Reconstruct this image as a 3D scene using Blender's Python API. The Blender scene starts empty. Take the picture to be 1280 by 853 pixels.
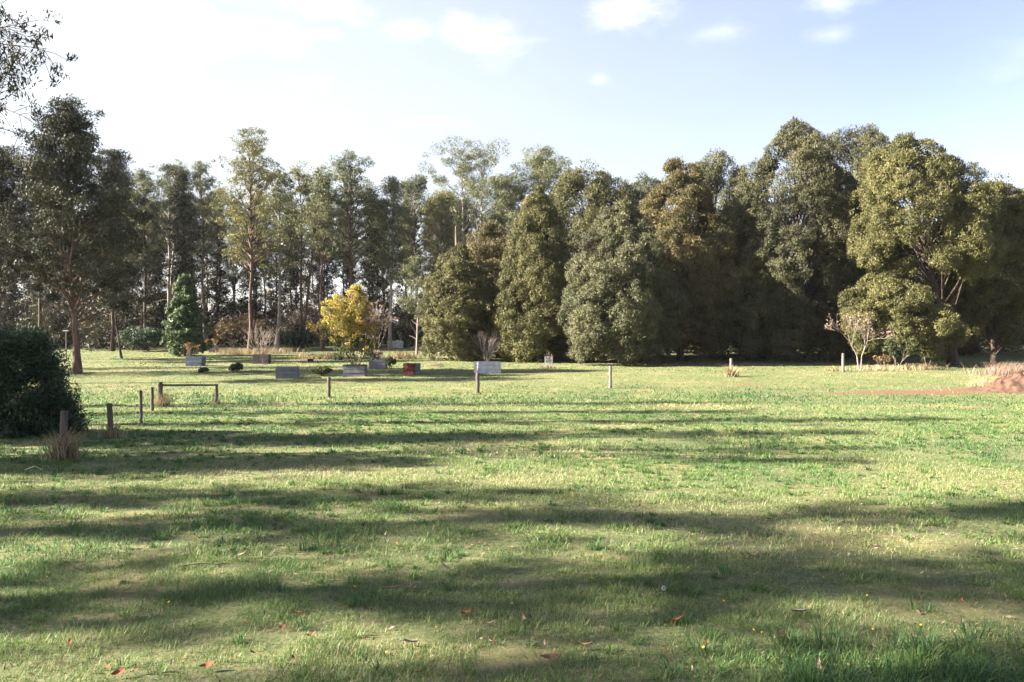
import bpy, math, numpy as np
from mathutils import Vector
R = math.radians
S = bpy.context.scene
COL = S.collection

# ------------------------------------------------------------------ camera
CAMZ = 2.0
cam_d = bpy.data.cameras.new('camera')
cam = bpy.data.objects.new('camera', cam_d); COL.objects.link(cam)
cam_d.sensor_width = 36.0
cam_d.lens = 36.0 * 1000 / 1280
cam_d.clip_end = 4000
cam_d.clip_start = 0.05
cam.location = (0, 0, CAMZ)
cam.rotation_euler = (R(90 - 0.37), 0, 0)
S.camera = cam

# ------------------------------------------------------------------ light
SUN_AZ, SUN_EL = -95.0, 27.0          # degrees clockwise from +Y, elevation
EXPOSURE = 2.95
HAZE = 0.00008
sd = Vector((math.sin(R(SUN_AZ)) * math.cos(R(SUN_EL)), math.cos(R(SUN_AZ)) * math.cos(R(SUN_EL)), math.sin(R(SUN_EL))))
sun_d = bpy.data.lights.new('sun', 'SUN')
sun_d.energy = 5.0
sun_d.angle = R(0.6)
sun_d.color = (1.0, 0.91, 0.77)
sun = bpy.data.objects.new('sun', sun_d); COL.objects.link(sun)
sun.rotation_euler = sd.to_track_quat('Z', 'Y').to_euler()
sun.location = (-60, 10, 60)

w = bpy.data.worlds.new('World'); S.world = w; w.use_nodes = True
nt = w.node_tree; nt.nodes.clear()
def wn(t, **k):
    n = nt.nodes.new(t)
    for a, b in k.items(): setattr(n, a, b)
    return n
wo = wn('ShaderNodeOutputWorld'); bg = wn('ShaderNodeBackground')
sky = wn('ShaderNodeTexSky', sky_type='NISHITA', sun_disc=False)
sky.sun_elevation = R(SUN_EL); sky.sun_rotation = R(SUN_AZ)
sky.air_density = 1.0; sky.dust_density = 1.2; sky.ozone_density = 1.6; sky.altitude = 300
bg.inputs['Strength'].default_value = 0.06
tc = wn('ShaderNodeTexCoord')
nz = wn('ShaderNodeTexNoise'); nz.inputs['Scale'].default_value = 9; nz.inputs['Detail'].default_value = 7; nz.inputs['Roughness'].default_value = 0.62
mpn = wn('ShaderNodeMapping'); mpn.inputs['Scale'].default_value = (1, 1, 2.4)
nt.links.new(tc.outputs['Generated'], mpn.inputs['Vector']); nt.links.new(mpn.outputs[0], nz.inputs['Vector'])
def sky_dir(px, py):
    return Vector(((px - 640) / 1000, 1.0, (420 - py) / 1000)).normalized()
total = None
# clouds in the sky: direction, half sizes (radians), density
for px, py, a, b, dens in [(600, 44, .088, .036, .9), (785, 8, .105, .034, 1.0), (1045, 6, .075, .02, .7), (748, 101, .032, .016, .5),
                           (300, 55, .17, .05, .75), (150, 25, .2, .06, .9), (390, 5, .1, .04, .8), (412, 44, .04, .017, .7), (520, 40, .06, .02, .4),
                           (545, 153, .07, .012, .35), (905, 40, .06, .018, .3), (1035, 45, .05, .015, .3), (80, 120, .25, .06, .35),
                           (1300, 60, .1, .03, .25), (-200, 80, .3, .09, .8), (1600, 20, .2, .05, .6), (640, -160, .4, .07, .6)]:
    c = sky_dir(px, py)
    sb = wn('ShaderNodeVectorMath', operation='SUBTRACT'); sb.inputs[1].default_value = c
    ml = wn('ShaderNodeVectorMath', operation='MULTIPLY'); ml.inputs[1].default_value = (1 / a, 1 / a, 1 / b)
    ln = wn('ShaderNodeVectorMath', operation='LENGTH')
    nt.links.new(tc.outputs['Generated'], sb.inputs[0]); nt.links.new(sb.outputs[0], ml.inputs[0]); nt.links.new(ml.outputs[0], ln.inputs[0])
    m1 = wn('ShaderNodeMath', operation='MULTIPLY_ADD'); m1.inputs[1].default_value = 2.6; m1.inputs[2].default_value = -1.0 + .05
    nt.links.new(nz.outputs['Fac'], m1.inputs[0])
    m2 = wn('ShaderNodeMath', operation='SUBTRACT'); nt.links.new(m1.outputs[0], m2.inputs[0]); nt.links.new(ln.outputs['Value'], m2.inputs[1])
    m2b = wn('ShaderNodeMath', operation='ADD'); m2b.inputs[1].default_value = .45; nt.links.new(m2.outputs[0], m2b.inputs[0])
    mr = wn('ShaderNodeMapRange', interpolation_type='SMOOTHSTEP'); mr.inputs['From Min'].default_value = 0; mr.inputs['From Max'].default_value = 1.3; mr.inputs['To Max'].default_value = dens
    nt.links.new(m2b.outputs[0], mr.inputs['Value'])
    if total is None: total = mr.outputs[0]
    else:
        mx = wn('ShaderNodeMath', operation='MAXIMUM'); nt.links.new(total, mx.inputs[0]); nt.links.new(mr.outputs[0], mx.inputs[1]); total = mx.outputs[0]
veil = wn('ShaderNodeMix', data_type='RGBA'); veil.inputs['B'].default_value = (2.42, 2.56, 2.55, 1)
nv = wn('ShaderNodeTexNoise'); nv.inputs['Scale'].default_value = 2.2; nv.inputs['Detail'].default_value = 5; nt.links.new(mpn.outputs[0], nv.inputs['Vector'])
mv = wn('ShaderNodeMapRange'); mv.inputs['From Min'].default_value = .3; mv.inputs['From Max'].default_value = .7; mv.inputs['To Min'].default_value = -.08; mv.inputs['To Max'].default_value = .08
nt.links.new(nv.outputs['Fac'], mv.inputs['Value']); dt = wn('ShaderNodeVectorMath', operation='DOT_PRODUCT'); dt.inputs[1].default_value = Vector((-.75, .6, -.28)).normalized(); nt.links.new(tc.outputs['Generated'], dt.inputs[0])
dm = wn('ShaderNodeMapRange'); dm.inputs['From Min'].default_value = .1; dm.inputs['From Max'].default_value = .75; dm.inputs['To Min'].default_value = .04; dm.inputs['To Max'].default_value = .72; nt.links.new(dt.outputs['Value'], dm.inputs['Value'])
da = wn('ShaderNodeMath', operation='ADD', use_clamp=True); nt.links.new(dm.outputs[0], da.inputs[0]); nt.links.new(mv.outputs[0], da.inputs[1])
nt.links.new(da.outputs[0], veil.inputs['Factor']); tint = wn('ShaderNodeMix', data_type='RGBA', blend_type='MULTIPLY'); tint.inputs['Factor'].default_value = 1; tint.inputs['B'].default_value = (.85, .68, .68, 1); nt.links.new(sky.outputs[0], tint.inputs['A']); nt.links.new(tint.outputs['Result'], veil.inputs['A'])
mixc = wn('ShaderNodeMix', data_type='RGBA'); nt.links.new(total, mixc.inputs['Factor'])
nt.links.new(veil.outputs['Result'], mixc.inputs['A']); mixc.inputs['B'].default_value = (3.6, 3.6, 3.55, 1)
nt.links.new(mixc.outputs['Result'], bg.inputs['Color']); nt.links.new(bg.outputs[0], wo.inputs[0])

S.view_settings.view_transform = 'Standard'
S.view_settings.look = 'None'
S.view_settings.gamma = 1
S.view_settings.use_curve_mapping = False
S.view_settings.exposure = EXPOSURE
try:
    S.cycles.max_bounces = 5; S.cycles.diffuse_bounces = 3; S.cycles.transmission_bounces = 3; S.cycles.transparent_max_bounces = 4
except Exception: pass

# ------------------------------------------------------------------ helpers
def vnoise(x, y, seed=0):
    x = np.asarray(x, float); y = np.asarray(y, float)
    xi = np.floor(x).astype(np.int64); yi = np.floor(y).astype(np.int64)
    fx = x - xi; fy = y - yi
    fx = fx * fx * (3 - 2 * fx); fy = fy * fy * (3 - 2 * fy)
    def h(a, b):
        n = (a * 374761393 + b * 668265263 + seed * 974711) & 0xffffffff
        n = ((n ^ (n >> 13)) * 1274126177) & 0xffffffff
        return ((n ^ (n >> 16)) & 0xffff) / 65535.0
    return (h(xi, yi) * (1 - fx) + h(xi + 1, yi) * fx) * (1 - fy) + (h(xi, yi + 1) * (1 - fx) + h(xi + 1, yi + 1) * fx) * fy
def fbm(x, y, seed=0, o=3):
    s = 0; a = .5; t = 0
    for i in range(o):
        s = s + a * vnoise(np.asarray(x) * 2 ** i, np.asarray(y) * 2 ** i, seed + i); t += a; a *= .5
    return s / t

PY = np.array([-100, 0, 16, 30, 42, 54, 70, 80, 110, 200, 400, 1200.])
PZ = np.array([2.5, 0, -.48, -.92, -1.25, -.82, -.5, -.4, .3, 1.8, 4, 10.])
def profile(y):
    y = np.asarray(y, float)
    return (np.interp(y - 3, PY, PZ) + np.interp(y, PY, PZ) * 2 + np.interp(y + 3, PY, PZ)) / 4
def gz(x, y):
    return profile(y) + (fbm(np.asarray(x) / 9, np.asarray(y) / 9, 5) - .5) * .10 + (fbm(np.asarray(x) / 1.7, np.asarray(y) / 1.7, 9) - .5) * .035
YS = np.concatenate([np.arange(3, 40, .05), np.arange(40, 200, .1)])
YP = 420 + (CAMZ - profile(YS)) / YS * 1000
def at(px, py):
    i = int(np.argmax(YP <= py)); Y = float(YS[i]); X = (px - 640) / 1000 * Y
    return X, Y, float(gz(X, Y))
def atY(px, Y):
    X = (px - 640) / 1000 * Y
    return X, Y, float(gz(X, Y))

def tag(o, label=None, cat=None, group=None, kind=None):
    if label: o['label'] = label
    if cat: o['category'] = cat
    if group: o['group'] = group
    if kind: o['kind'] = kind
    return o
def thing(name, loc, label, cat, group=None, rz=0):
    o = bpy.data.objects.new(name, None); COL.objects.link(o)
    o.location = loc; o.rotation_euler = (0, 0, rz); o.empty_display_size = .3
    return tag(o, label, cat, group)

class Geo:
    def __init__(s): s.v = []; s.f = []; s.t = []; s.n = 0
    def add(s, v, f, t=None):
        v = np.asarray(v, float).reshape(-1, 3); f = np.asarray(f, np.int64)
        s.v.append(v); s.f.append(f + s.n)
        s.t.append(np.full(len(v), .5) if t is None else np.broadcast_to(np.asarray(t, float), (len(v),)))
        s.n += len(v)
    def mesh(s, name, mat, smooth=False):
        v = np.concatenate(s.v); t = np.concatenate(s.t)
        me = bpy.data.meshes.new(name)
        me.vertices.add(len(v)); me.vertices.foreach_set('co', v.ravel())
        li = np.concatenate([f.ravel() for f in s.f])
        cnt = np.concatenate([np.full(len(f), f.shape[1]) for f in s.f])
        st = np.concatenate([[0], np.cumsum(cnt)[:-1]])
        me.loops.add(len(li)); me.loops.foreach_set('vertex_index', li.astype(np.int32))
        me.polygons.add(len(cnt)); me.polygons.foreach_set('loop_start', st.astype(np.int32))
        me.polygons.foreach_set('use_smooth', np.full(len(cnt), bool(smooth)))
        me.update(calc_edges=True)
        a = me.attributes.new('tint', 'FLOAT', 'POINT'); a.data.foreach_set('value', t.astype(np.float32))
        me.materials.append(mat)
        return me
    def build(s, name, mat, parent=None, smooth=False):
        o = bpy.data.objects.new(name, s.mesh(name, mat, smooth)); COL.objects.link(o)
        if parent: o.parent = parent
        return o
def link(name, me, parent=None):
    o = bpy.data.objects.new(name, me); COL.objects.link(o)
    if parent: o.parent = parent
    return o

def nrm(a): return a / np.maximum(np.linalg.norm(a, axis=-1, keepdims=True), 1e-9)
def tube(g, pts, rad, n=6, t=.5, cap=True):
    pts = np.asarray(pts, float); rad = np.asarray(rad, float); k = len(pts)
    tan = nrm(np.gradient(pts, axis=0))
    ref = np.array([1., .2, .1]) if abs(tan[0][2]) > .7 else np.array([0, 0, 1.])
    u = nrm(np.cross(tan, ref)); v = np.cross(tan, u)
    an = np.arange(n) * 2 * np.pi / n
    ring = pts[:, None] + rad[:, None, None] * (np.cos(an)[None, :, None] * u[:, None] + np.sin(an)[None, :, None] * v[:, None])
    idx = np.arange(k * n).reshape(k, n)
    f = np.stack([idx[:-1], np.roll(idx[:-1], -1, 1), np.roll(idx[1:], -1, 1), idx[1:]], -1).reshape(-1, 4)
    g.add(ring.reshape(-1, 3), f, t)
    if cap:
        for e in (0, k - 1):
            b = np.concatenate([ring[e], pts[e:e + 1]])
            i = np.arange(n)
            g.add(b, np.stack([i, (i + 1) % n, np.full(n, n)], -1), t)
def box(g, c, d, rz=0, t=.5, jit=0, rng=None):
    c = np.array(c, float); d = np.array(d, float) / 2
    q = np.array([[x, y, z] for x in (-1, 1) for y in (-1, 1) for z in (-1, 1)], float) * d
    if jit: q = q + rng.normal(0, jit, q.shape)
    ca, sa = math.cos(rz), math.sin(rz)
    q = np.stack([q[:, 0] * ca - q[:, 1] * sa, q[:, 0] * sa + q[:, 1] * ca, q[:, 2]], -1) + c
    g.add(q, [[0, 1, 3, 2], [4, 6, 7, 5], [0, 4, 5, 1], [2, 3, 7, 6], [0, 2, 6, 4], [1, 5, 7, 3]], t)
def quads(g, p, nm, ax, L, W, t, bend=0):
    """diamond leaves: centre p, normal nm, long axis ax"""
    b = np.cross(nm, ax)
    L = np.asarray(L).reshape(-1, 1); W = np.asarray(W).reshape(-1, 1)
    v = np.stack([p - ax * L / 2, p + b * W / 2 + nm * W * bend, p + ax * L / 2, p - b * W / 2 + nm * W * bend], 1)
    n = len(p)
    g.add(v.reshape(-1, 3), np.arange(4 * n).reshape(n, 4), np.repeat(t, 4))
def runit(rng, n): return nrm(rng.normal(size=(n, 3)))
def clump(g, rng, c, rad, n, L, W, tint, spread=.8, droop=0, up=0., shell=.5, flat=1.0, tv=.16, out=None, plume=0):
    u = runit(rng, n)
    if out is not None: u = nrm(u + np.asarray(out) * .8)
    r = (shell + (1 - shell) * rng.random(n) ** .6)
    sc = np.array([rad, rad, rad * flat])
    p = np.asarray(c) + u * sc * r[:, None]
    nm = nrm(u + rng.normal(size=(n, 3)) * spread + np.array([0, 0, up]))
    ax = rng.normal(size=(n, 3)) + np.array([0, 0, -droop]) * 2
    ax = nrm(ax - nm * np.sum(ax * nm, -1, keepdims=True))
    s = rng.uniform(.6, 1.35, n)
    if plume:
        k = int(n * plume); a2 = nrm(u[:k] * .8 + rng.normal(size=(k, 3)) * .35 + np.array([0, 0, .75]))
        n2 = rng.normal(size=(k, 3)); n2 = nrm(n2 - a2 * np.sum(a2 * n2, -1, keepdims=True)); ax[:k] = a2; nm[:k] = n2; p[:k] += a2 * L * .5; s[:k] *= 1.3
    quads(g, p, nm, ax, L * s, W * s, np.clip(tint + rng.normal(0, tv, n), 0, 1))

# ------------------------------------------------------------------ materials
def newmat(name):
    m = bpy.data.materials.new(name); m.use_nodes = True
    n = m.node_tree; n.nodes.clear()
    return m, n
def N(n, t, **k):
    x = n.nodes.new(t)
    for a, b in k.items(): setattr(x, a, b)
    return x
def ramp(n, stops):
    r = N(n, 'ShaderNodeValToRGB'); e = r.color_ramp.elements
    while len(e) < len(stops): e.new(.5)
    for i, (p, c) in enumerate(stops): e[i].position = p; e[i].color = (*c, 1)
    return r
def leafmat(name, cols, trans=.28, rough=.6, spec=.25):
    m, n = newmat(name)
    o = N(n, 'ShaderNodeOutputMaterial'); p = N(n, 'ShaderNodeBsdfPrincipled'); tr = N(n, 'ShaderNodeBsdfTranslucent'); mx = N(n, 'ShaderNodeMixShader')
    at_ = N(n, 'ShaderNodeAttribute', attribute_name='tint')
    r = ramp(n, [(i / (len(cols) - 1), c) for i, c in enumerate(cols)])
    n.links.new(at_.outputs['Fac'], r.inputs[0])
    hs = N(n, 'ShaderNodeHueSaturation'); oi = N(n, 'ShaderNodeObjectInfo')
    mr = N(n, 'ShaderNodeMapRange'); mr.inputs['To Min'].default_value = .82; mr.inputs['To Max'].default_value = 1.18
    n.links.new(oi.outputs['Random'], mr.inputs['Value']); n.links.new(mr.outputs[0], hs.inputs['Value']); n.links.new(r.outputs[0], hs.inputs['Color'])
    n.links.new(hs.outputs[0], p.inputs['Base Color']); n.links.new(hs.outputs[0], tr.inputs['Color'])
    p.inputs['Roughness'].default_value = rough; p.inputs['Specular IOR Level'].default_value = spec
    mx.inputs[0].default_value = trans
    n.links.new(p.outputs[0], mx.inputs[1]); n.links.new(tr.outputs[0], mx.inputs[2]); n.links.new(mx.outputs[0], o.inputs[0])
    return m
def barkmat(name, c1, c2, scale=6, stretch=.25, bump=.4):
    m, n = newmat(name)
    o = N(n, 'ShaderNodeOutputMaterial'); p = N(n, 'ShaderNodeBsdfPrincipled'); tcn = N(n, 'ShaderNodeTexCoord'); mp = N(n, 'ShaderNodeMapping')
    mp.inputs['Scale'].default_value = (1, 1, stretch)
    nz = N(n, 'ShaderNodeTexNoise'); nz.inputs['Scale'].default_value = scale; nz.inputs['Detail'].default_value = 5
    n.links.new(tcn.outputs['Object'], mp.inputs[0]); n.links.new(mp.outputs[0], nz.inputs['Vector'])
    r = ramp(n, [(.3, c1), (.68, c2)]); n.links.new(nz.outputs['Fac'], r.inputs[0]); n.links.new(r.outputs[0], p.inputs['Base Color'])
    b = N(n, 'ShaderNodeBump'); b.inputs['Strength'].default_value = bump; b.inputs['Distance'].default_value = .04
    n.links.new(nz.outputs['Fac'], b.inputs['Height']); n.links.new(b.outputs[0], p.inputs['Normal'])
    p.inputs['Roughness'].default_value = .85; p.inputs['Specular IOR Level'].default_value = .2
    n.links.new(p.outputs[0], o.inputs[0])
    return m

M = {}
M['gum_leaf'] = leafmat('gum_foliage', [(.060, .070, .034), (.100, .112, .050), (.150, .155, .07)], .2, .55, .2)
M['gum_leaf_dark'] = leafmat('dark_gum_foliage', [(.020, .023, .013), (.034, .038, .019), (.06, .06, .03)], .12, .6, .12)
M['gum_leaf_yellow'] = leafmat('yellowish_gum_foliage', [(.075, .08, .03), (.125, .122, .044), (.18, .168, .06)], .22, .55, .2)
M['wattle_olive'] = leafmat('olive_wattle_foliage', [(.046, .047, .016), (.080, .079, .027), (.13, .122, .045)], .14)
M['wattle_grey'] = leafmat('grey_green_wattle_foliage', [(.046, .050, .024), (.090, .092, .043), (.145, .142, .07)], .14)
M['wattle_rust'] = leafmat('rusty_wattle_foliage', [(.046, .044, .016), (.088, .076, .029), (.142, .11, .044)], .14)
M['wattle_dark'] = leafmat('dark_wattle_foliage', [(.036, .039, .019), (.068, .069, .031), (.12, .114, .052)], .12)
M['conifer'] = leafmat('conifer_foliage', [(.034, .062, .022), (.066, .11, .032), (.105, .15, .045)], .12)
M['bush'] = leafmat('bush_foliage', [(.018, .033, .017), (.034, .056, .027), (.062, .09, .042)], .15)
M['bushgreen'] = leafmat('green_bush_foliage', [(.035, .05, .015), (.06, .08, .022), (.09, .11, .032)], .2)
M['under'] = leafmat('undergrowth_foliage', [(.028, .028, .015), (.058, .054, .027), (.11, .088, .044)], .15)
M['bracken'] = leafmat('bracken_foliage', [(.06, .042, .022), (.105, .072, .036), (.16, .115, .058)], .2)
M['yellow'] = leafmat('autumn_yellow_foliage', [(.16, .145, .030), (.28, .23, .045), (.36, .27, .07)], .32)
M['orange'] = leafmat('autumn_orange_foliage', [(.15, .08, .03), (.24, .14, .055), (.32, .22, .11)], .3)
M['pink'] = leafmat('pinkish_dry_foliage', [(.16, .11, .08), (.24, .17, .13), (.33, .25, .19)], .3)
M['scrub'] = leafmat('grey_brown_scrub', [(.06, .048, .04), (.11, .088, .072), (.17, .14, .115)], .15)
M['drygrass'] = leafmat('dry_grass', [(.17, .13, .07), (.28, .22, .13), (.4, .33, .2)], .25, .7, .15)
M['bark'] = barkmat('brown_bark', (.055, .04, .03), (.16, .12, .09))
M['bark_dark'] = barkmat('dark_bark', (.03, .022, .018), (.09, .065, .05))
M['bark_red'] = barkmat('reddish_bark', (.05, .033, .026), (.14, .09, .068))
M['bark_pale'] = barkmat('pale_bark', (.15, .13, .11), (.33, .29, .25))
M['twig'] = barkmat('pale_twig', (.15, .12, .10), (.28, .23, .2), 20)
M['post'] = barkmat('weathered_timber', (.05, .042, .036), (.13, .112, .095), 14, .1)
M['post_pale'] = barkmat('pale_weathered_timber', (.10, .09, .078), (.19, .172, .15), 14, .1)
M['box_grey'] = barkmat('grey_board', (.105, .107, .118), (.16, .162, .172), 3, 1, .1)
M['box_blue'] = barkmat('blue_grey_board', (.075, .09, .13), (.105, .125, .17), 3, 1, .1)
M['box_plum'] = barkmat('dark_plum_board', (.05, .035, .038), (.09, .07, .075), 5, 3, .2)
M['box_red'] = barkmat('red_board', (.11, .032, .026), (.16, .05, .04), 5, 3, .2)
M['box_white'] = barkmat('whitewashed_board', (.36, .355, .37), (.54, .53, .53), 3, 1, .1)
M['liner'] = barkmat('black_liner', (.012, .012, .012), (.03, .028, .026), 9, 1, .2)
M['soil'] = barkmat('soil', (.05, .032, .022), (.12, .08, .05), 9, 1, .6)
M['stone'] = barkmat('pale_stone', (.28, .26, .24), (.45, .42, .39), 12, 1, .6)
M['mesh'] = barkmat('wire_tree_guard', (.16, .16, .16), (.24, .24, .24), 8, 1, .1)

# ground: grass sheet with dry, bare and litter patches
def groundmat():
    m, n = newmat('lawn_ground')
    o = N(n, 'ShaderNodeOutputMaterial'); p = N(n, 'ShaderNodeBsdfPrincipled'); ge = N(n, 'ShaderNodeNewGeometry')
    def noise(sc, det=5, rough=.6, stretch=None):
        z = N(n, 'ShaderNodeTexNoise'); z.inputs['Scale'].default_value = sc; z.inputs['Detail'].default_value = det; z.inputs['Roughness'].default_value = rough
        n.links.new(ge.outputs['Position'], z.inputs['Vector']); return z.outputs['Fac']
    def mix(f, a, b):
        x = N(n, 'ShaderNodeMix', data_type='RGBA')
        n.links.new(f, x.inputs['Factor'])
        for s, q in (('A', a), ('B', b)):
            if isinstance(q, tuple): x.inputs[s].default_value = (*q, 1)
            else: n.links.new(q, x.inputs[s])
        return x.outputs['Result']
    def rng_(f, a, b, c=0, d=1):
        x = N(n, 'ShaderNodeMapRange', interpolation_type='SMOOTHSTEP')
        for k, q in zip(('From Min', 'From Max', 'To Min', 'To Max'), (a, b, c, d)): x.inputs[k].default_value = q
        n.links.new(f, x.inputs['Value']); return x.outputs[0]
    fine = ramp(n, [(.3, (.044, .060, .024)), (.5, (.105, .125, .048)), (.7, (.20, .18, .095))]); n.links.new(noise(14, 8, .75), fine.inputs[0])
    col = mix(rng_(noise(.35, 5, .65), .48, .66, 0, .85), fine.outputs[0], (.19, .165, .075))
    col = mix(rng_(noise(1.3, 6, .7), .54, .70, 0, .85), col, (.17, .14, .085))
    col = mix(rng_(noise(28, 4, .7), .5, .68, 0, .6), col, (.20, .165, .115))
    # colour kept as a point attribute for the soil and litter areas (sheet's own patches)
    a = N(n, 'ShaderNodeAttribute', attribute_name='tint')        # red-brown soil and litter
    nn = N(n, 'ShaderNodeMath', operation='ADD'); n.links.new(a.outputs['Fac'], nn.inputs[0])
    sub = N(n, 'ShaderNodeMath', operation='MULTIPLY_ADD'); sub.inputs[1].default_value = 1.1; sub.inputs[2].default_value = -.55
    n.links.new(noise(2.2, 6, .7), sub.inputs[0]); n.links.new(sub.outputs[0], nn.inputs[1])
    col = mix(rng_(nn.outputs[0], .3, .7), col, (.14, .08, .05))
    n.links.new(col, p.inputs['Base Color'])
    b = N(n, 'ShaderNodeBump'); b.inputs['Strength'].default_value = .9; b.inputs['Distance'].default_value = .05
    n.links.new(noise(9, 8, .75), b.inputs['Height']); n.links.new(b.outputs[0], p.inputs['Normal'])
    p.inputs['Roughness'].default_value = .9; p.inputs['Specular IOR Level'].default_value = .15
    n.links.new(p.outputs[0], o.inputs[0])
    return m
def bladesmat():
    m, n = newmat('grass_blades')
    o = N(n, 'ShaderNodeOutputMaterial'); p = N(n, 'ShaderNodeBsdfPrincipled'); tr = N(n, 'ShaderNodeBsdfTranslucent'); mx = N(n, 'ShaderNodeMixShader')
    a = N(n, 'ShaderNodeAttribute', attribute_name='tint')
    r = ramp(n, [(0, (.044, .104, .034)), (.3, (.090, .170, .046)), (.55, (.158, .220, .064)), (.78, (.255, .265, .12)), (1, (.36, .32, .20))])
    n.links.new(a.outputs['Fac'], r.inputs[0])
    n.links.new(r.outputs[0], p.inputs['Base Color']); n.links.new(r.outputs[0], tr.inputs['Color'])
    p.inputs['Roughness'].default_value = .55; p.inputs['Specular IOR Level'].default_value = .3
    mx.inputs[0].default_value = .42
    n.links.new(p.outputs[0], mx.inputs[1]); n.links.new(tr.outputs[0], mx.inputs[2]); n.links.new(mx.outputs[0], o.inputs[0])
    return m
M['ground'] = groundmat(); M['blades'] = bladesmat()

# ------------------------------------------------------------------ ground sheet
def soilmask(x, y):
    s = np.zeros_like(x)
    def e(px, py, wx, wy, k):
        X, Y, _ = at(px, py)
        return k * np.clip(1.25 - np.sqrt(((x - X) / wx) ** 2 + ((y - Y) / wy) ** 2), 0, 1)
    for q in [(1262, 488, 7.0, 2.2, 1.0), (1120, 492, 6, 1.4, .85), (1180, 490, 7, 1.2, 1.0), (930, 481, 2.2, 2.2, .55), (840, 509, 3.2, 1.2, .5), (1010, 503, 4, 1.0, .45),
              (1200, 510, 5, 1.2, .5), (320, 449, 5, 2.2, .5), (400, 449, 6, 2.4, .62), (480, 452, 5, 2.4, .55), (425, 462, 4, 1.2, .45), (300, 462, 3, 1.0, .42), (545, 447, 4, 2.0, .42), (640, 458, 6, 1.2, .4), (860, 455, 7, 3.2, .9), (960, 450, 10, 3, .6), (120, 800, .9, .35, .42), (330, 790, .8, .3, .4), (60, 830, .7, .3, .4), (560, 820, .5, .2, .35), (720, 775, .6, .25, .3)]:
        s = np.maximum(s, e(*q))
    return s
gx = np.concatenate([-np.geomspace(1500, 60, 24), np.linspace(-55, 55, 221), np.geomspace(60, 1500, 24)])
gy = np.concatenate([np.linspace(-300, -5, 14), np.arange(-4, 20, .3), np.arange(20, 60, .5), np.arange(60, 130, 2), np.geomspace(132, 2500, 40)])
GX, GY = np.meshgrid(gx, gy)
g = Geo()
idx = np.arange(GX.size).reshape(GX.shape)
g.add(np.stack([GX, GY, gz(GX, GY)], -1), np.stack([idx[:-1, :-1], idx[:-1, 1:], idx[1:, 1:], idx[1:, :-1]], -1).reshape(-1, 4), soilmask(GX, GY).ravel())
tag(g.build('ground', M['ground'], None, True), kind='structure')

# grass blades: one object nobody could count
def grass(name, bands, seed):
    rng = np.random.default_rng(seed); g = Geo()
    for y0, y1, dens, ln, wd in bands:
        area = .72 * (y1 * y1 - y0 * y0) + 4 * (y1 - y0)
        n = int(area * dens * 1.25)
        y = np.sqrt(rng.uniform(y0 * y0, y1 * y1, n)); x = rng.uniform(-1, 1, n) * (.72 * y + 2)
        tuft = fbm(x / .45, y / .45, 21); patch = fbm(x / 3.5, y / 3.5, 31, 4); lush = fbm(x / 8, y / 6, 41)
        sm = soilmask(x, y)
        fine = fbm(x / .16, y / .16, 61, 2)
        keep = rng.random(n) < np.clip(.45 + 1.6 * (tuft - .4) + 1.6 * (fine - .5), .16, 1) * np.clip(1.25 - sm * 1.45, .05, 1) * np.clip(2.4 - 2.2 * patch, .55, 1)
        x, y, tuft, patch, lush, sm, fine = [q[keep] for q in (x, y, tuft, patch, lush, sm, fine)]
        n = len(x)
        # the unmown strip on this side of the fence line is taller and greener
        strip = np.exp(-((y - 40.5) / 4.0) ** 2) * np.clip(fbm(x / 6, y / 3, 77) * 2 - .2, 0, 1) * (x < 14)
        far = np.clip((y - 46) / 4, 0, 1)
        corner = np.clip(1.3 - np.hypot((x - 3.0) / 1.3, (y - 4.4) / 1.1), 0, 1)
        L = ln * rng.uniform(.4, 1.3, n) * (.38 + 1.15 * tuft ** 1.5 + .5 * (fine - .5)) * (1 + 1.2 * strip + .9 * corner) * (1 - .35 * far)
        W = wd * rng.uniform(.6, 1.3, n)
        az = rng.uniform(0, 2 * np.pi, n); lean = rng.uniform(.1, .95, n)
        d = np.stack([np.cos(az) * lean, np.sin(az) * lean, np.ones(n)], -1); d = nrm(d)
        s = nrm(np.stack([-np.sin(az + rng.normal(0, .5, n)), np.cos(az + rng.normal(0, .5, n)), np.zeros(n)], -1))
        b = np.stack([x, y, gz(x, y) - .006], -1)
        mid = b + d * (L * .55)[:, None]
        d2 = nrm(d + np.stack([np.cos(az), np.sin(az), -.5 * np.ones(n)], -1) * rng.uniform(.1, .8, n)[:, None])
        tip = mid + d2 * (L * .5)[:, None]
        W2 = W[:, None] / 2
        v = np.stack([b - s * W2, b + s * W2, mid + s * W2 * .8, mid - s * W2 * .8, tip], 1)
        t = .29 + (patch - .5) * 1.25 + (lush - .5) * -.75 + rng.normal(0, .2, n) + .10 * far - .32 * strip - .25 * corner + sm * .35
        t = t + np.where(rng.random(n) < .07, .3, 0)
        t = t + .05 * np.clip(x / 10, -1, 1)
        t = np.repeat(np.clip(t, 0, 1), 5)
        base = np.arange(n)[:, None] * 5
        g.add(v.reshape(-1, 3), base + np.array([0, 1, 2, 3]), t)
        g.f.append(g.f[-1][:, [3, 2, 2]] * 0 + (base + g.n - 5 * n) + np.array([3, 2, 4]))
    return tag(g.build(name, M['blades']), kind='stuff')
gr = grass('lawn_grass', [(3.4, 8, 4200, .07, .0045), (8, 16, 1300, .075, .0085), (16, 32, 260, .09, .017), (32, 60, 62, .10, .04), (60, 112, 14, .13, .085)], 3)
tag(gr, 'patchy green and straw coloured grass covering the lawn', 'grass')

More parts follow.
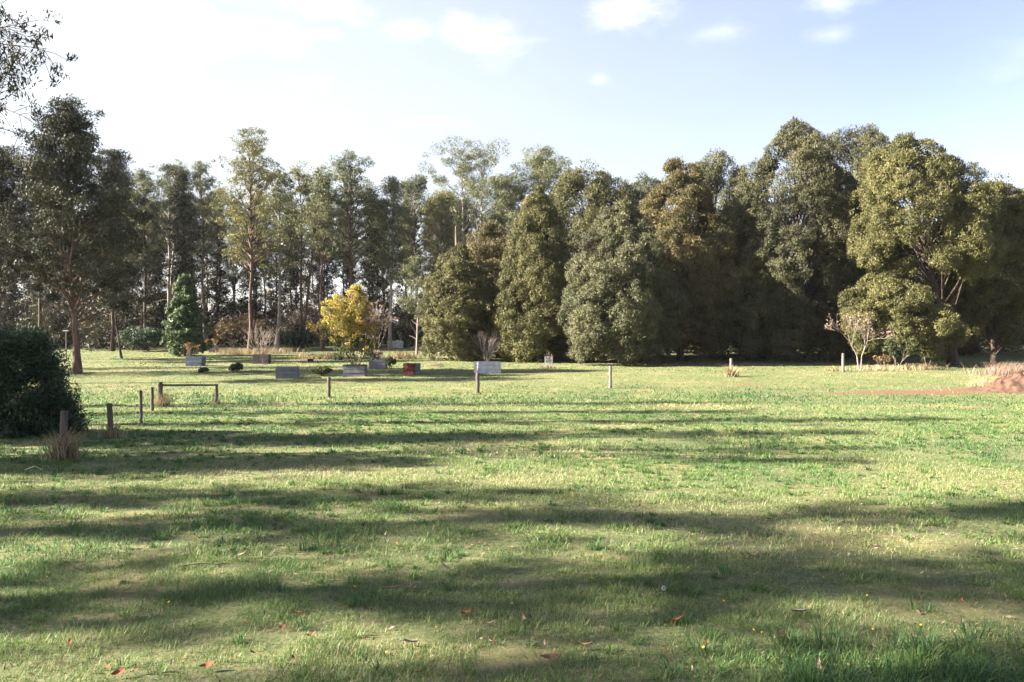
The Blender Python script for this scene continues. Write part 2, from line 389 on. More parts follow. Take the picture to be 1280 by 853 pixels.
# ------------------------------------------------------------------ tree builders
def limb(g, rng, p0, d, L, r0, r1, bend=.25, up=.0, seg=5, n=5, t=.5):
    pts = [np.array(p0, float)]; d = nrm(np.array(d, float))
    for i in range(seg):
        d = nrm(d + rng.normal(0, bend / seg ** .5, 3) * .6 + np.array([0, 0, up / seg]))
        pts.append(pts[-1] + d * L / seg)
    tube(g, pts, np.linspace(r0, r1, seg + 1), n, t)
    return np.array(pts), d

def make_gum(seed, H, cb=.45, cr=3.4, nb=44, cl=1.02, leafL=.25, leafW=.075, npl=170, lean=(0, 0), thick=.0105, top=True, bare=5, flat=.62, multi=1, tipr=.55, conical=.5):
    rng = np.random.default_rng(seed); tg = Geo(); cg = Geo()
    for s in range(multi):
        off = rng.normal(0, .06 * H, 2) * (multi > 1)
        k = 9; tt = np.linspace(0, 1, k)
        wav = np.cumsum(rng.normal(0, .006 * H, (k, 2)), 0); wav -= wav[0]
        pts = np.stack([(lean[0] * tt ** 1.3) + wav[:, 0] + off[0] * tt, (lean[1] * tt ** 1.3) + wav[:, 1] + off[1] * tt, tt * H * .97 - .1], -1)
        rad = thick * H * (1 - .82 * tt ** .8) ; rad[0] *= 1.45
        tube(tg, pts, rad, 9)
        def trunk(t): return np.array([np.interp(t, tt, pts[:, i]) for i in range(3)])
        for i in range(nb // multi):
            t = cb + (.97 - cb) * ((i + rng.random()) / (nb // multi))
            q = (t - cb) / (1 - cb)
            a = i * 2.399 + rng.normal(0, .5)
            shape = (1 - q) ** conical * (.55 + .45 * min(1, q * 4)) + .16
            L = cr * shape * rng.uniform(.65, 1.2)
            el = R(rng.uniform(15, 55)) + .4 * q
            d = (math.cos(a) * math.cos(el), math.sin(a) * math.cos(el), math.sin(el))
            p, de = limb(tg, rng, trunk(t), d, L, .0048 * H * (1 - q * .6), .012, .3, .25)
            tint = np.clip(rng.normal(.5, .18), .1, .9)
            for f in ((1.0, .62) if L > cr * .45 else (1.0,)):
                c = p[0] + (p[-1] - p[0]) * f if f < 1 else p[-1]
                rr = cl * rng.uniform(.65, 1.25) * (1 if f == 1 else .75)
                clump(cg, rng, c + np.array([0, 0, rr * .15]), rr, int(npl * (rr / cl) ** 2), leafL, leafW, tint, .6, .5, .4, .45, flat * rng.uniform(.7, 1.1))
                # satellite tufts
                for _ in range(2):
                    o = rng.normal(0, rr * .75, 3) * np.array([1, 1, .5])
                    clump(cg, rng, c + o, rr * .5, int(npl * .28), leafL, leafW, tint + rng.normal(0, .1), .9, .5, .2, .3, .7)
        for _ in range(4):
            clump(cg, rng, trunk(1) + rng.normal(0, cl * .35, 3) + np.array([0, 0, -cl * .2]), cl * tipr * rng.uniform(.8, 1.3), int(npl * .4), leafL, leafW, rng.uniform(.4, .7), .9, .4, .2, .3, .9)
        for _ in range(bare):
            t = rng.uniform(.15, max(.3, cb)); a = rng.uniform(0, 6.28); el = rng.uniform(.2, .9)
            limb(tg, rng, trunk(t), (math.cos(a) * math.cos(el), math.sin(a) * math.cos(el), math.sin(el)), rng.uniform(1, 3), .0022 * H, .01, .6, .1, 4, 4)
    return tg, cg

def make_wattle(seed, H, prof, lobes=37, lr=(1.36, 3.12), sub=40, sr=.5, nl=84, leafL=.17, leafW=.056, z0=0., squash=1.0, thick=.016, lean=(0, 0), inner=1.0, gap=0.):
    """dense billowing crown; prof: list of (height fraction, radius in metres)"""
    rng = np.random.default_rng(seed); tg = Geo(); cg = Geo()
    hp = np.array([a for a, b in prof]); rp = np.array([b for a, b in prof])
    k = 8; tt = np.linspace(0, 1, k); wav = np.cumsum(rng.normal(0, .008 * H, (k, 2)), 0); wav -= wav[0]
    pts = np.stack([lean[0] * tt + wav[:, 0], lean[1] * tt + wav[:, 1], tt * H * .93 - .1], -1)
    rad = thick * H * (1 - .85 * tt); rad[0] *= 1.3
    tube(tg, pts, rad, 9)
    def trunk(t): return np.array([np.interp(t, tt, pts[:, i]) for i in range(3)])
    # lobe heights weighted by envelope surface
    ts = np.linspace(hp[0], hp[-1], 200); rs = np.interp(ts, hp, rp)
    cdf = np.cumsum(rs + .4); cdf /= cdf[-1]
    for q_ in np.linspace(.62, 1.0, 12):      # leafy leader that ties the top lobes together
        r_ = float(np.interp(q_, hp, rp)); cc_ = trunk(min(1, q_)) + np.array([0, 0, (q_ * H - trunk(min(1, q_))[2])]) + rng.normal(0, .12 * r_ + .1, 3)
        clump(cg, rng, cc_, max(.45, min(1.5, r_ * .6)), 330, leafL * 1.2, leafW * 1.3, rng.uniform(.35, .65), .6, -.4, .4, .3, .9, .15, None, .3)
    for i in range(lobes):
        t = float(np.interp((i + rng.random()) / lobes, cdf, ts)); r = float(np.interp(t, hp, rp))
        a = i * 2.399 + rng.normal(0, .35)
        R_l = rng.uniform(*lr) * (.32 + .68 * min(1, r / max(rp)))
        rr = max(0., r - R_l * .8) * rng.uniform(.72, 1.16)
        base = trunk(min(t, 1))
        c = np.array([base[0] + math.cos(a) * rr, base[1] + math.sin(a) * rr * squash, t * H])
        if t > .82: c[2] -= R_l * .55 * (t - .82) / .18
        c[2] = max(c[2], z0 + R_l * .6)
        start = trunk(max(.05, t - .22))
        mid = (start + c) / 2 + np.array([0, 0, -.4])
        tube(tg, [start, mid, c], [.0045 * H, .003 * H, .02], 5)
        out = nrm(np.array([math.cos(a), math.sin(a), .55 + .6 * (t > .8)]))
        tint = np.clip(rng.normal(.5, .16), .1, .9)
        u = runit(rng, sub * 3); sco = u @ out + rng.normal(0, .35, len(u)); u = u[np.argsort(-sco)[:sub]]
        for q in u:
            cc = c + q * R_l * np.array([1, 1, .95]) * rng.uniform(.75, 1.05)
            if cc[2] < z0 + .15: cc[2] = z0 + .15 + rng.random() * .5
            s_ = sr * rng.uniform(.6, 1.35)
            clump(cg, rng, cc, s_, int(nl * (s_ / sr) ** 1.6), leafL, leafW, tint + rng.normal(0, .12), .38, -.5, .25, .55, .85, .13, q * .9 + out * .25, .22)
        # leafy body of the lobe
        clump(cg, rng, c, R_l * .8, int(nl * 4 * inner), leafL * 2, leafW * 2.6, tint - .1, .9, 0, .2, .3, .9)
    return tg, cg

def put_tree(name, tg, cg, bark, leaf, loc, label, cat, group, rz=0, smooth=True):
    o = thing(name, loc, label, cat, group, rz)
    tg.build('trunk', M[bark], o, smooth); cg.build('crown', M[leaf], o)
    return o
def copy_tree(o, loc, rz, sc, label, group=None):
    c = o.copy(); COL.objects.link(c); c.location = loc; c.rotation_euler = (0, 0, rz); c.scale = sc; c['label'] = label
    if group: c['group'] = group
    for ch in list(o.children):
        d = ch.copy(); COL.objects.link(d); d.parent = c
    return c

# ------------------------------------------------------------------ gum stand behind the lawn
GS = 'gum trees in the tall stand at the back'
def gum_h(px, top, Y):
    X, Yy, z = atY(px, Y)
    return (X, Yy, z), (CAMZ + (420 - top) / 1000 * Y) - z
front = [   # px, top, Y, seed, kwargs, bark, leaf, label
 (180, 212, 104, 1, dict(cr=3.8, cb=.4), 'bark_dark', 'gum_leaf', 'gum tree with bare forked stems just right of the big dark gum'),
 (208, 203, 110, 2, dict(cr=3.6, cb=.55, multi=2), 'bark_pale', 'gum_leaf', 'gum tree with a broad blue-green top above the conifer'),
 (234, 208, 102, 3, dict(cr=2.6, cb=.34), 'bark_dark', 'gum_leaf_dark', 'narrow dark gum tree rising behind the conifer'),
 (258, 200, 108, 4, dict(cr=3.2, cb=.45), 'bark', 'gum_leaf', 'pale topped gum tree between the conifer and the highest gum'),
 (312, 167, 95, 5, dict(cr=5.6, cb=.36, nb=65, conical=.62), 'bark_red', 'gum_leaf_yellow', 'highest yellow-green gum of the stand, pointed top, over the bracken'),
 (346, 208, 106, 6, dict(cr=3.0, cb=.36), 'bark_pale', 'gum_leaf', 'slim gum tree at the right shoulder of the highest gum'),
 (377, 206, 109, 7, dict(cr=3.6, cb=.55, multi=2), 'bark', 'gum_leaf_yellow', 'twin stemmed gum tree with flat top above the grey scrub'),
 (404, 216, 101, 8, dict(cr=3.2, cb=.5), 'bark_red', 'gum_leaf', 'gum tree with red-brown trunk left of the yellow autumn tree'),
 (438, 196, 103, 9, dict(cr=5.0, cb=.42, nb=58), 'bark_red', 'gum_leaf', 'tall spreading gum tree directly behind the yellow autumn tree'),
 (464, 236, 108, 10, dict(cr=2.8, cb=.25), 'bark', 'gum_leaf_dark', 'short dark gum tree just right of the yellow autumn tree'),
 (488, 219, 104, 11, dict(cr=2.9, cb=.38), 'bark_pale', 'gum_leaf', 'slim gum tree with round tufted top above the far white box'),
 (520, 221, 112, 12, dict(cr=3.6, cb=.55), 'bark', 'gum_leaf', 'gum tree with broken layered crown behind the young gum'),
 (546, 240, 106, 13, dict(cr=3.2, cb=.45), 'bark_pale', 'gum_leaf_yellow', 'low yellow-green gum tree left of the first wattle'),
 (590, 197, 118, 14, dict(cl=1.5, npl=330, cr=7.0, cb=.5, nb=37, conical=.3, multi=2, thick=.011), 'bark_pale', 'gum_leaf', 'open gum tree with white bare forks showing against the sky'),
 (632, 224, 112, 15, dict(cl=1.5, npl=330, cr=4.4, cb=.5, nb=43, conical=.35), 'bark_pale', 'gum_leaf', 'gum tree with rounded crown rising over the leftmost wattles'),
 (676, 202, 120, 16, dict(cl=1.5, npl=330, cr=5.6, cb=.6, nb=40, conical=.28), 'bark_pale', 'gum_leaf', 'gum tree with flat umbrella top at right end of the stand'),
]
protos = []
for px, top, Y, seed, kw, bk, lf, lab in front:
    loc, H = gum_h(px, top, Y)
    tg, cg = make_gum(seed, H, **kw)
    protos.append(put_tree('gum_tree', tg, cg, bk, lf, loc, lab, 'gum tree', GS))
# back rows of slender gums, half hidden
rng = np.random.default_rng(77)
slim = []
for i in range(7):
    tg, cg = make_gum(200 + i, 26, cb=[.5, .3, .56, .36, .44, .25, .6][i], cr=2.6, nb=37, npl=170, cl=.95, thick=.0085, bare=8)
    slim.append((tg.mesh('trunk', M[['bark', 'bark_dark', 'bark_red', 'bark', 'bark_dark', 'bark_pale', 'bark'][i]], True), cg.mesh('crown', M[['gum_leaf', 'gum_leaf_dark', 'gum_leaf', 'gum_leaf', 'gum_leaf_dark', 'gum_leaf_dark', 'gum_leaf_yellow'][i]])))
for i, px in enumerate(np.linspace(-10, 620, 64)):
    px = px + rng.normal(0, 5); Y = rng.uniform(116, 142); top = rng.uniform(232, 268)
    loc, H = gum_h(px, top, Y)
    o = thing('gum_tree', loc, 'slender gum half hidden in the back rows behind the taller gums', 'gum tree', GS, rng.uniform(0, 6.28))
    o.scale = (H / 26 * rng.uniform(.85, 1.15),) * 2 + (H / 26,)
    a, b = slim[i % 7]; link('trunk', a, o); link('crown', b, o)
# left edge group
loc, H = gum_h(97, 134, 58)
loc = (loc[0], loc[1], loc[2])
tg, cg = make_gum(41, H, cb=.2, cr=6.6, nb=92, cl=1.15, leafL=.22, leafW=.075, npl=330, thick=.013, conical=.95, bare=3, lean=(-.6, 0))
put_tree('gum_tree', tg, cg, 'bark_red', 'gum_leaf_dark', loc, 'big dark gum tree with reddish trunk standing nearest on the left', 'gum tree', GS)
for px, top, Y, sd_, kw, lab in [
   (4, 190, 74, 42, dict(cb=.3, cr=4.2, nb=30), 'dark gum tree cut by the left edge behind the big dark bush'),
   (52, 205, 99, 43, dict(cb=.4, cr=3.6), 'dark gum tree seen left of the big dark gum'),
   (140, 188, 100, 44, dict(cb=.28, cr=4.6, nb=36), 'dark bushy gum tree seen right of the big dark gum'),
   (158, 218, 106, 45, dict(cb=.35, cr=3.4), 'lower dark gum tree between the big dark gum and the conifer'),
   (-60, 170, 80, 46, dict(cb=.35, cr=4.5), 'gum tree just outside the left edge behind the big dark bush')]:
    loc, H = gum_h(px, top, Y)
    tg, cg = make_gum(sd_, H, cl=1.15, npl=280, **{**kw, 'nb': int(kw.get('nb', 30) * 1.7)})
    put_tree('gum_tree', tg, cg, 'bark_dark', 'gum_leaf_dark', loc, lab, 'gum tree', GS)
# leaning thin stem in front of them
loc, H = (at(152, 448)), 9
tg, cg = make_gum(47, 9.5, cb=.45, cr=2.0, nb=12, cl=.8, npl=110, lean=(-1.2, 0), thick=.012)
put_tree('gum_tree', tg, cg, 'bark_dark', 'gum_leaf_dark', loc, 'small leaning gum with thin dark stem right of the big dark gum', 'gum tree', GS)
# young gum near the wattles
loc, H = gum_h(521, 324, 92)
tg, cg = make_gum(48, H, cb=.35, cr=2.3, nb=20, cl=.85, npl=200, leafL=.22, leafW=.07)
put_tree('gum_tree', tg, cg, 'bark_pale', 'gum_leaf', loc, 'young gum with pale stem left of the wattles, much shorter than the stand', 'gum tree', GS)
# dead broken stem
loc, H = gum_h(571, 283, 100)
rng = np.random.default_rng(4); tg = Geo()
tube(tg, [(0, 0, 0), (.1, 0, H * .5), (0, 0, H * .85), (-.1, 0, H)], [.35, .28, .22, .12], 8)
limb(tg, rng, (0, 0, H * .62), (-1, 0, .1), 3.2, .1, .03); limb(tg, rng, (0, 0, H * .5), (-1, .2, .0), 2.6, .1, .03); limb(tg, rng, (0, 0, H * .78), (1, 0, .5), 1.6, .09, .03)
o = thing('dead_tree', loc, 'dead broken trunk with bare side stubs above the leftmost wattle', 'dead tree'); tg.build('trunk', M['bark'], o, True)

# ------------------------------------------------------------------ wattle grove on the right
WG = 'wattle trees in the grove on the right'
def wat(px, top, Y, prof_px, seed, leaf, label, bark='bark_dark', **kw):
    loc, H = gum_h(px, top, Y)
    prof = [(a, b * Y / 1000) for a, b in prof_px]
    tg, cg = make_wattle(seed, H, prof, **kw)
    return put_tree('wattle_tree', tg, cg, bark, leaf, loc, label, 'wattle tree', WG)
wat(574, 310, 78, [(.02, 34), (.25, 45), (.5, 43), (.75, 34), (.93, 16), (1, 4)], 61, 'wattle_olive', 'leftmost low round wattle beside the open lawn', lobes=33, lr=(0.94, 2.16), sr=0.43)
wat(620, 286, 84, [(.02, 40), (.3, 52), (.6, 50), (.82, 38), (1, 14)], 62, 'wattle_rust', 'brownish wattle second from the left, behind the leftmost round one', lobes=34, lr=(1.02, 2.40), sr=0.47)
wat(668, 238, 76, [(.02, 38), (.25, 46), (.5, 42), (.75, 30), (.92, 14), (1, 4)], 63, 'wattle_olive', 'tall olive wattle with leaning narrow top, behind the white planter', lobes=48, lr=(1.02, 2.40), sr=0.47)
wat(742, 214, 84, [(.05, 55), (.4, 66), (.7, 62), (.88, 50), (1, 26)], 64, 'wattle_olive', 'big round topped olive wattle standing behind the grey-green one', lobes=52, lr=(1.27, 2.88), sr=0.54)
wat(775, 256, 71, [(.01, 52), (.2, 72), (.45, 68), (.68, 50), (.88, 28), (1, 6)], 65, 'wattle_grey', 'grey-green wattle bulging forward, foliage down to the grass', lobes=61, lr=(1.02, 2.40), sr=0.47)
wat(803, 226, 88, [(.1, 45), (.6, 46), (.85, 36), (1, 16)], 66, 'wattle_grey', 'narrow wattle top between the round olive wattle and the rusty one', lobes=27, lr=(1.10, 2.40), sr=0.50)
wat(850, 206, 77, [(.08, 44), (.3, 60), (.55, 58), (.8, 42), (1, 16)], 67, 'wattle_rust', 'rusty brown tinged wattle in the middle of the grove', lobes=52, lr=(1.02, 2.52), sr=0.47)
wat(890, 196, 86, [(.1, 46), (.5, 52), (.8, 42), (1, 22)], 68, 'wattle_grey', 'wattle with open grey-green top behind the rusty one', lobes=37, lr=(1.10, 2.52), sr=0.54)
wat(925, 250, 78, [(.04, 50), (.4, 56), (.75, 46), (1, 20)], 69, 'wattle_dark', 'shaded dark wattle filling the space left of the pointed one', lobes=38, lr=(1.19, 2.64), sr=0.54)
wat(985, 157, 78, [(.04, 62), (.3, 76), (.55, 76), (.72, 66), (.85, 46), (.95, 22), (1, 5)], 70, 'wattle_dark', 'tall pointed wattle with the highest tip of the grove', lobes=70, lr=(1.19, 2.76), sr=0.50)
wat(1062, 163, 84, [(.1, 45), (.45, 58), (.7, 56), (.88, 44), (1, 24)], 71, 'wattle_dark', 'dark round topped wattle between the pointed one and the leaning one', lobes=48, lr=(1.27, 2.76), sr=0.54)
# leaning tree: trunk foot at 1190, crown centre ~1125
loc, H = gum_h(1192, 178, 69)
bl = M['wattle_olive']
tg, cg = make_wattle(72, H, [(.36, 30), (.5, 68), (.68, 78), (.84, 58), (.95, 34), (1, 12)][0:0] or [(.36, 2.4), (.46, 5.0), (.62, 5.7), (.78, 4.9), (.92, 3.0), (1, 1.0)], lobes=55, lr=(1.02, 2.40), sr=0.47, lean=(-4.6, 0), thick=.022)
rng = np.random.default_rng(9)
t2, c2 = make_wattle(172, 6.6, [(.06, 2.8), (.35, 4.3), (.7, 3.9), (1, 1.6)], lobes=23, lr=(0.77, 1.80), sr=0.40, lean=(-2.5, 0), thick=.012)
c2v = [v + np.array([-4.5, -.8, .5]) for v in c2.v]
for v, f, t in zip(c2v, c2.f, c2.t):
    cg.v.append(v); cg.t.append(t)
for f in c2.f: cg.f.append(f + cg.n)
cg.n += c2.n
put_tree('wattle_tree', tg, cg, 'bark_dark', 'wattle_olive', loc, 'large olive wattle with bare leaning trunk near the soil heap', 'wattle tree', WG)
wat(1243, 236, 73, [(.16, 44), (.42, 70), (.68, 66), (.88, 50), (1, 26)], 73, 'wattle_olive', 'rightmost wattle with airy top, half cut by the right edge', lobes=50, lr=(0.94, 2.28), sr=0.45)
wat(1335, 225, 84, [(.1, 60), (.5, 75), (.8, 50), (1, 16)], 74, 'wattle_dark', 'dark wattle past the right edge behind the airy topped one', lobes=38, lr=(1.27, 2.88), sr=0.58)
wat(1120, 290, 96, [(.04, 70), (.5, 80), (.8, 60), (1, 20)], 75, 'wattle_dark', 'dark low wattle deep behind the leaning one', lobes=37, lr=(1.36, 3.12), sr=0.65)
wat(1215, 330, 98, [(.04, 70), (.5, 80), (.8, 60), (1, 20)], 76, 'wattle_dark', 'dark low wattle deep behind the bare leaning trunk', lobes=37, lr=(1.36, 3.12), sr=0.65)
wat(880, 300, 92, [(.02, 90), (.5, 90), (.8, 60), (1, 20)], 77, 'wattle_dark', 'dark low wattle deep behind the rusty one', lobes=37, lr=(1.36, 3.12), sr=0.65)
wat(990, 300, 94, [(.02, 90), (.5, 90), (.8, 60), (1, 20)], 78, 'wattle_dark', 'dark low wattle deep behind the pointed one', lobes=37, lr=(1.36, 3.12), sr=0.65)

# ------------------------------------------------------------------ conifer
loc, H = gum_h(231, 345, 88)
rng = np.random.default_rng(31); tg = Geo(); cg = Geo()
tube(tg, [(0, 0, -.1), (0, 0, H * .5), (0, 0, H * .95)], [.2, .12, .03], 8)
for i in range(150):
    t = rng.random() ** .85; r = 2.75 * (1 - t) ** .62 * rng.uniform(.6, 1.05) * min(1, .75 + t * 2)
    a = i * 2.399; z = .35 + t * (H - .5)
    c = np.array([math.cos(a) * r, math.sin(a) * r, z])
    if i % 3 == 0: tube(tg, [(0, 0, z - .2), c], [.035, .012], 4)
    clump(cg, rng, c, .5 * rng.uniform(.6, 1.25), 95, .26, .08, np.clip(rng.normal(.5, .2), 0, 1), .5, -.3, .25, .4, .7, .16, np.array([math.cos(a), math.sin(a), .3]))
    clump(cg, rng, c * np.array([.6, .6, 1]), .7, 40, .45, .2, .4, .9, .2, .2, .3, .8)
put_tree('conifer', tg, cg, 'bark_dark', 'conifer', loc, 'dense dark green conifer of cone shape at the back of the lawn', 'conifer', None)

# ------------------------------------------------------------------ bushes, undergrowth
def bush(name, loc, rx, h, leaf, label, cat, seed, n=40, cr=.3, nl=90, L=.16, W=.06, group=None, stems=5, flat=.9, cone=0.):
    rng = np.random.default_rng(seed); sg = Geo(); cg = Geo()
    for i in range(stems):
        a = rng.uniform(0, 6.28)
        limb(sg, rng, (rng.normal(0, .05), rng.normal(0, .05), -.05), (math.cos(a) * .4, math.sin(a) * .4, 1), h * .75, .03 * h ** .5, .008, .3, 0, 4, 5)
    for i in range(n):
        u = runit(rng, 1)[0]; u[2] = abs(u[2]) if rng.random() < .7 else u[2] * .7
        q = rng.uniform(.55, 1.0)
        c = np.array([u[0] * (rx - cr * .7) * q, u[1] * (rx - cr * .7) * q, h * .45 + u[2] * (h * .55 - cr * .6) * q])
        c[2] = max(c[2], cr * .5)
        if cone:
            z_ = h * .93 * rng.random() ** 1.25; a_ = rng.uniform(0, 6.283); r_ = rx * (1 - .8 * (z_ / h) ** 1.7) * (rng.uniform(.05, 1.08) ** .6)
            c = np.array([math.cos(a_) * r_, math.sin(a_) * r_, max(z_, cr * .45)])
        clump(cg, rng, c, cr * rng.uniform(.7, 1.25), nl, L, W, np.clip(rng.normal(.5, .17), 0, 1), .8, -.2, .3, .3, flat)
    o = thing(name, loc, label, cat, group)
    sg.build('stems', M['bark_dark'], o, True); cg.build('foliage', M[leaf], o)
    return o
X, Y, Z = at(22, 545)
bush('bush', (X - .1, Y + .3, Z - .1), 1.4, 3.0, 'bush', 'big dark green bush at the left edge by the fence', 'bush', 51, n=290, cr=.36, nl=150, L=.14, W=.03, stems=7, cone=.75)
for px, py, wpx, hpx, lf, lab, nm in [
   (295, 465, 10, 12, 'bush', 'small dark round bush on the lawn right of the blue box', 'bush'),
   (403, 470, 14, 13, 'bushgreen', 'low rounded bush between the grey box and the autumn tree planter', 'bush'),
   (582, 447, 17, 15, 'bushgreen', 'low green bush at the foot of the leftmost wattle', 'bush'),
   (623, 446, 13, 13, 'bush', 'low dark bush behind the white planter', 'bush'),
   (489, 461, 7, 18, 'bushgreen', 'small upright green bush beside the red fronted box', 'bush'),
   (254, 466, 7, 7, 'bush', 'tiny dark bush in front of the blue box', 'bush')]:
    X, Y, Z = at(px, py); s = Y / 1000
    bush(nm, (X, Y, Z), wpx * s, hpx * s, lf, lab, 'bush', int(px), n=26, cr=wpx * s * .33, nl=70, L=.16, W=.05, group='small bushes on the lawn')
# shrubs one can tell apart at the forest edge
for px, Y, wpx, top, lf, lab in [
   (300, 112, 42, 393, 'bracken', 'bank of rusty brown bracken right of the conifer'),
   (345, 116, 34, 405, 'under', 'dark shrub right of the brown bracken'),
   (385, 112, 38, 376, 'scrub', 'grey-brown twiggy shrub left of the yellow autumn tree'),
   (375, 108, 26, 412, 'bush', 'dark green shrub at the foot of the grey-brown one'),
   (515, 116, 34, 398, 'bush', 'dark green thicket left of the leftmost wattle'),
   (455, 116, 30, 392, 'under', 'dark thicket behind the yellow autumn tree'),
   (185, 100, 36, 405, 'bush', 'dark thicket left of the conifer'),
   (110, 118, 46, 395, 'under', 'brown thicket behind the big dark gum'),
   (40, 116, 46, 392, 'under', 'brown thicket at the left edge of the clearing'),
   (268, 116, 24, 402, 'bush', 'dark shrub close behind the right side of the conifer'),
   (1205, 88, 22, 425, 'bracken', 'small brownish shrub behind the bare leaning trunk'),
   (425, 113, 22, 400, 'bush', 'dark shrub partly behind the left half of the yellow autumn tree')]:
    X, Yy, Z = atY(px, Y); s = Y / 1000
    h = CAMZ + (420 - top) * s - Z
    b = bush('shrub', (X, Yy, Z), wpx * s, h, lf, lab, 'shrub', int(px) + 1000, n=90, cr=.75, nl=120 if lf != 'scrub' else 40, L=.26, W=.09, group='shrubs along the forest edge', flat=.8)
# far undergrowth and forest mass
rng = np.random.default_rng(88); g = Geo()
for i in range(1300):
    px = rng.uniform(-250, 700); Y = rng.uniform(116, 152); X = (px - 640) / 1000 * Y
    h = rng.uniform(.3, 1) * rng.choice([2.5, 4.5, 7.0]) * (.7 + .6 * vnoise(px / 40, Y / 10, 3))
    clump(g, rng, (X, Y, gz(X, Y) + h), rng.uniform(.8, 1.6), 70, .55, .22, np.clip(rng.normal(.35, .2), 0, 1), .9, 0, .2, .2, .8)
for i in range(130):
    px = rng.uniform(-200, 640); Y = rng.uniform(112, 155); X = (px - 640) / 1000 * Y; top = rng.uniform(5, 17); wd_ = rng.uniform(.8, 1.8)
    for k in range(int(top * 1.6)):
        z_ = top * (k + rng.random()) / (top * 1.6); rr = wd_ * (1.1 - .7 * z_ / top)
        clump(g, rng, (X + rng.normal(0, rr * .7), Y + rng.normal(0, rr * .7), gz(X, Y) + z_), rng.uniform(.6, 1.2), 80, .4, .15, np.clip(rng.normal(.35, .2), 0, 1), .8, 0, .3, .3, .8)
for i in range(70):
    px = rng.uniform(-160, 190); Y = rng.uniform(104, 135); X = (px - 640) / 1000 * Y; top = rng.uniform(6, 16); wd_ = rng.uniform(1, 2.2)
    for k in range(int(top * 1.8)):
        z_ = top * (k + rng.random()) / (top * 1.8); rr = wd_ * (1.1 - .7 * z_ / top)
        clump(g, rng, (X + rng.normal(0, rr * .7), Y + rng.normal(0, rr * .7), gz(X, Y) + z_), rng.uniform(.7, 1.3), 80, .4, .15, np.clip(rng.normal(.3, .2), 0, 1), .8, 0, .3, .3, .8)
for i in range(450):
    px = rng.uniform(640, 1500); Y = rng.uniform(102, 130); X = (px - 640) / 1000 * Y
    h = rng.uniform(.2, 9)
    clump(g, rng, (X, Y, gz(X, Y) + h), rng.uniform(1, 1.8), 60, .7, .3, np.clip(rng.normal(.3, .15), 0, 1), .9, 0, .2, .2, .8)
tag(g.build('undergrowth', M['under']), 'tangled dark undergrowth on the forest floor between the trunks', 'undergrowth', kind='stuff')

# ------------------------------------------------------------------ garden boxes
GB = 'garden boxes on the far lawn'
def planter(px0, px1, top, bot, mat, label, name='planter_box', rz=0, depth=None, soil=True, front=None, liner=False, lid=False):
    X, Y, Z = at((px0 + px1) / 2, bot); s = Y / 1000
    wd = (px1 - px0) * s; h = (bot - top) * s; dp = depth or wd * .65
    rng = np.random.default_rng(int(px0)); o = thing(name, (X, Y + dp / 2, Z), label, 'planter box', GB, rz)
    nbd = 3; bh = h / nbd
    for nm, c, d, mt in [('front_wall', (0, -dp / 2, 0), (wd, .05, 0), front or mat), ('back_wall', (0, dp / 2, 0), (wd, .05, 0), mat),
                     ('end_wall', (-wd / 2 + .027, 0, 0), (.05, dp - .054, 0), mat), ('end_wall', (wd / 2 - .027, 0, 0), (.05, dp - .054, 0), mat)]:
        g = Geo()
        for k in range(nbd):
            box(g, (c[0] + rng.normal(0, .004), c[1] + rng.normal(0, .004), bh * (k + .5) - .01), (d[0] - .004, d[1], bh - .024), 0, .5, .004, rng)
        g.build(nm, M[mt], o)
    for sx in (-1, 1):
        for sy in (-1, 1):
            g = Geo(); box(g, (sx * (wd / 2 - .09), sy * (dp / 2 - .065), h / 2 - .02), (.07, .07, h + .02)); g.build('corner_post', M['post'], o)
    g = Geo(); nx, ny = 9, 7
    xs, ys = np.meshgrid(np.linspace(-wd / 2 + .06, wd / 2 - .06, nx), np.linspace(-dp / 2 + .04, dp / 2 - .04, ny))
    idx = np.arange(nx * ny).reshape(ny, nx)
    g.add(np.stack([xs, ys, h * .88 + rng.normal(0, .02, xs.shape)], -1), np.stack([idx[:-1, :-1], idx[:-1, 1:], idx[1:, 1:], idx[1:, :-1]], -1).reshape(-1, 4))
    g.build('soil', M['soil'], o, True)
    if liner:
        g = Geo()
        for sy in (-1, 1): box(g, (0, sy * (dp / 2), h + .012), (wd + .04, .11, .05))
        for sx in (-1, 1): box(g, (sx * (wd / 2 - .02), 0, h + .012), (.09, dp - .12, .05))
        g.build('rim', M['liner'], o)
    return o, (X, Y + dp / 2, Z + h * .85), s
planter(232, 252, 446, 458, 'box_blue', 'blue-grey garden box at the foot of the conifer')
planter(261, 272, 432, 441, 'box_plum', 'small dark red-brown box far back right of the conifer')
_, pB3, s3 = planter(316, 335, 443, 455, 'box_plum', 'dark plum garden box under the bare pale shrub')
planter(343, 371, 459, 474, 'box_grey', 'plain grey garden box in front of the bare pale shrub', rz=.2)
_, pB5, s5 = planter(429, 456, 457, 471, 'box_grey', 'grey garden box with black rim holding the yellow autumn tree', liner=True)
_, pB6, s6 = planter(461, 482, 448, 461, 'box_grey', 'grey garden box with dry pinkish plants right of the autumn tree')
planter(505, 523, 454, 468, 'box_grey', 'small garden box with a red front board', front='box_red', rz=-.45)
_, pB8, s8 = planter(594, 624, 452, 467, 'box_white', 'whitewashed garden box holding a bare twiggy bush', rz=.3)
planter(486, 503, 426, 435, 'box_white', 'distant white box at the back edge of the lawn', rz=.1, depth=1.6)

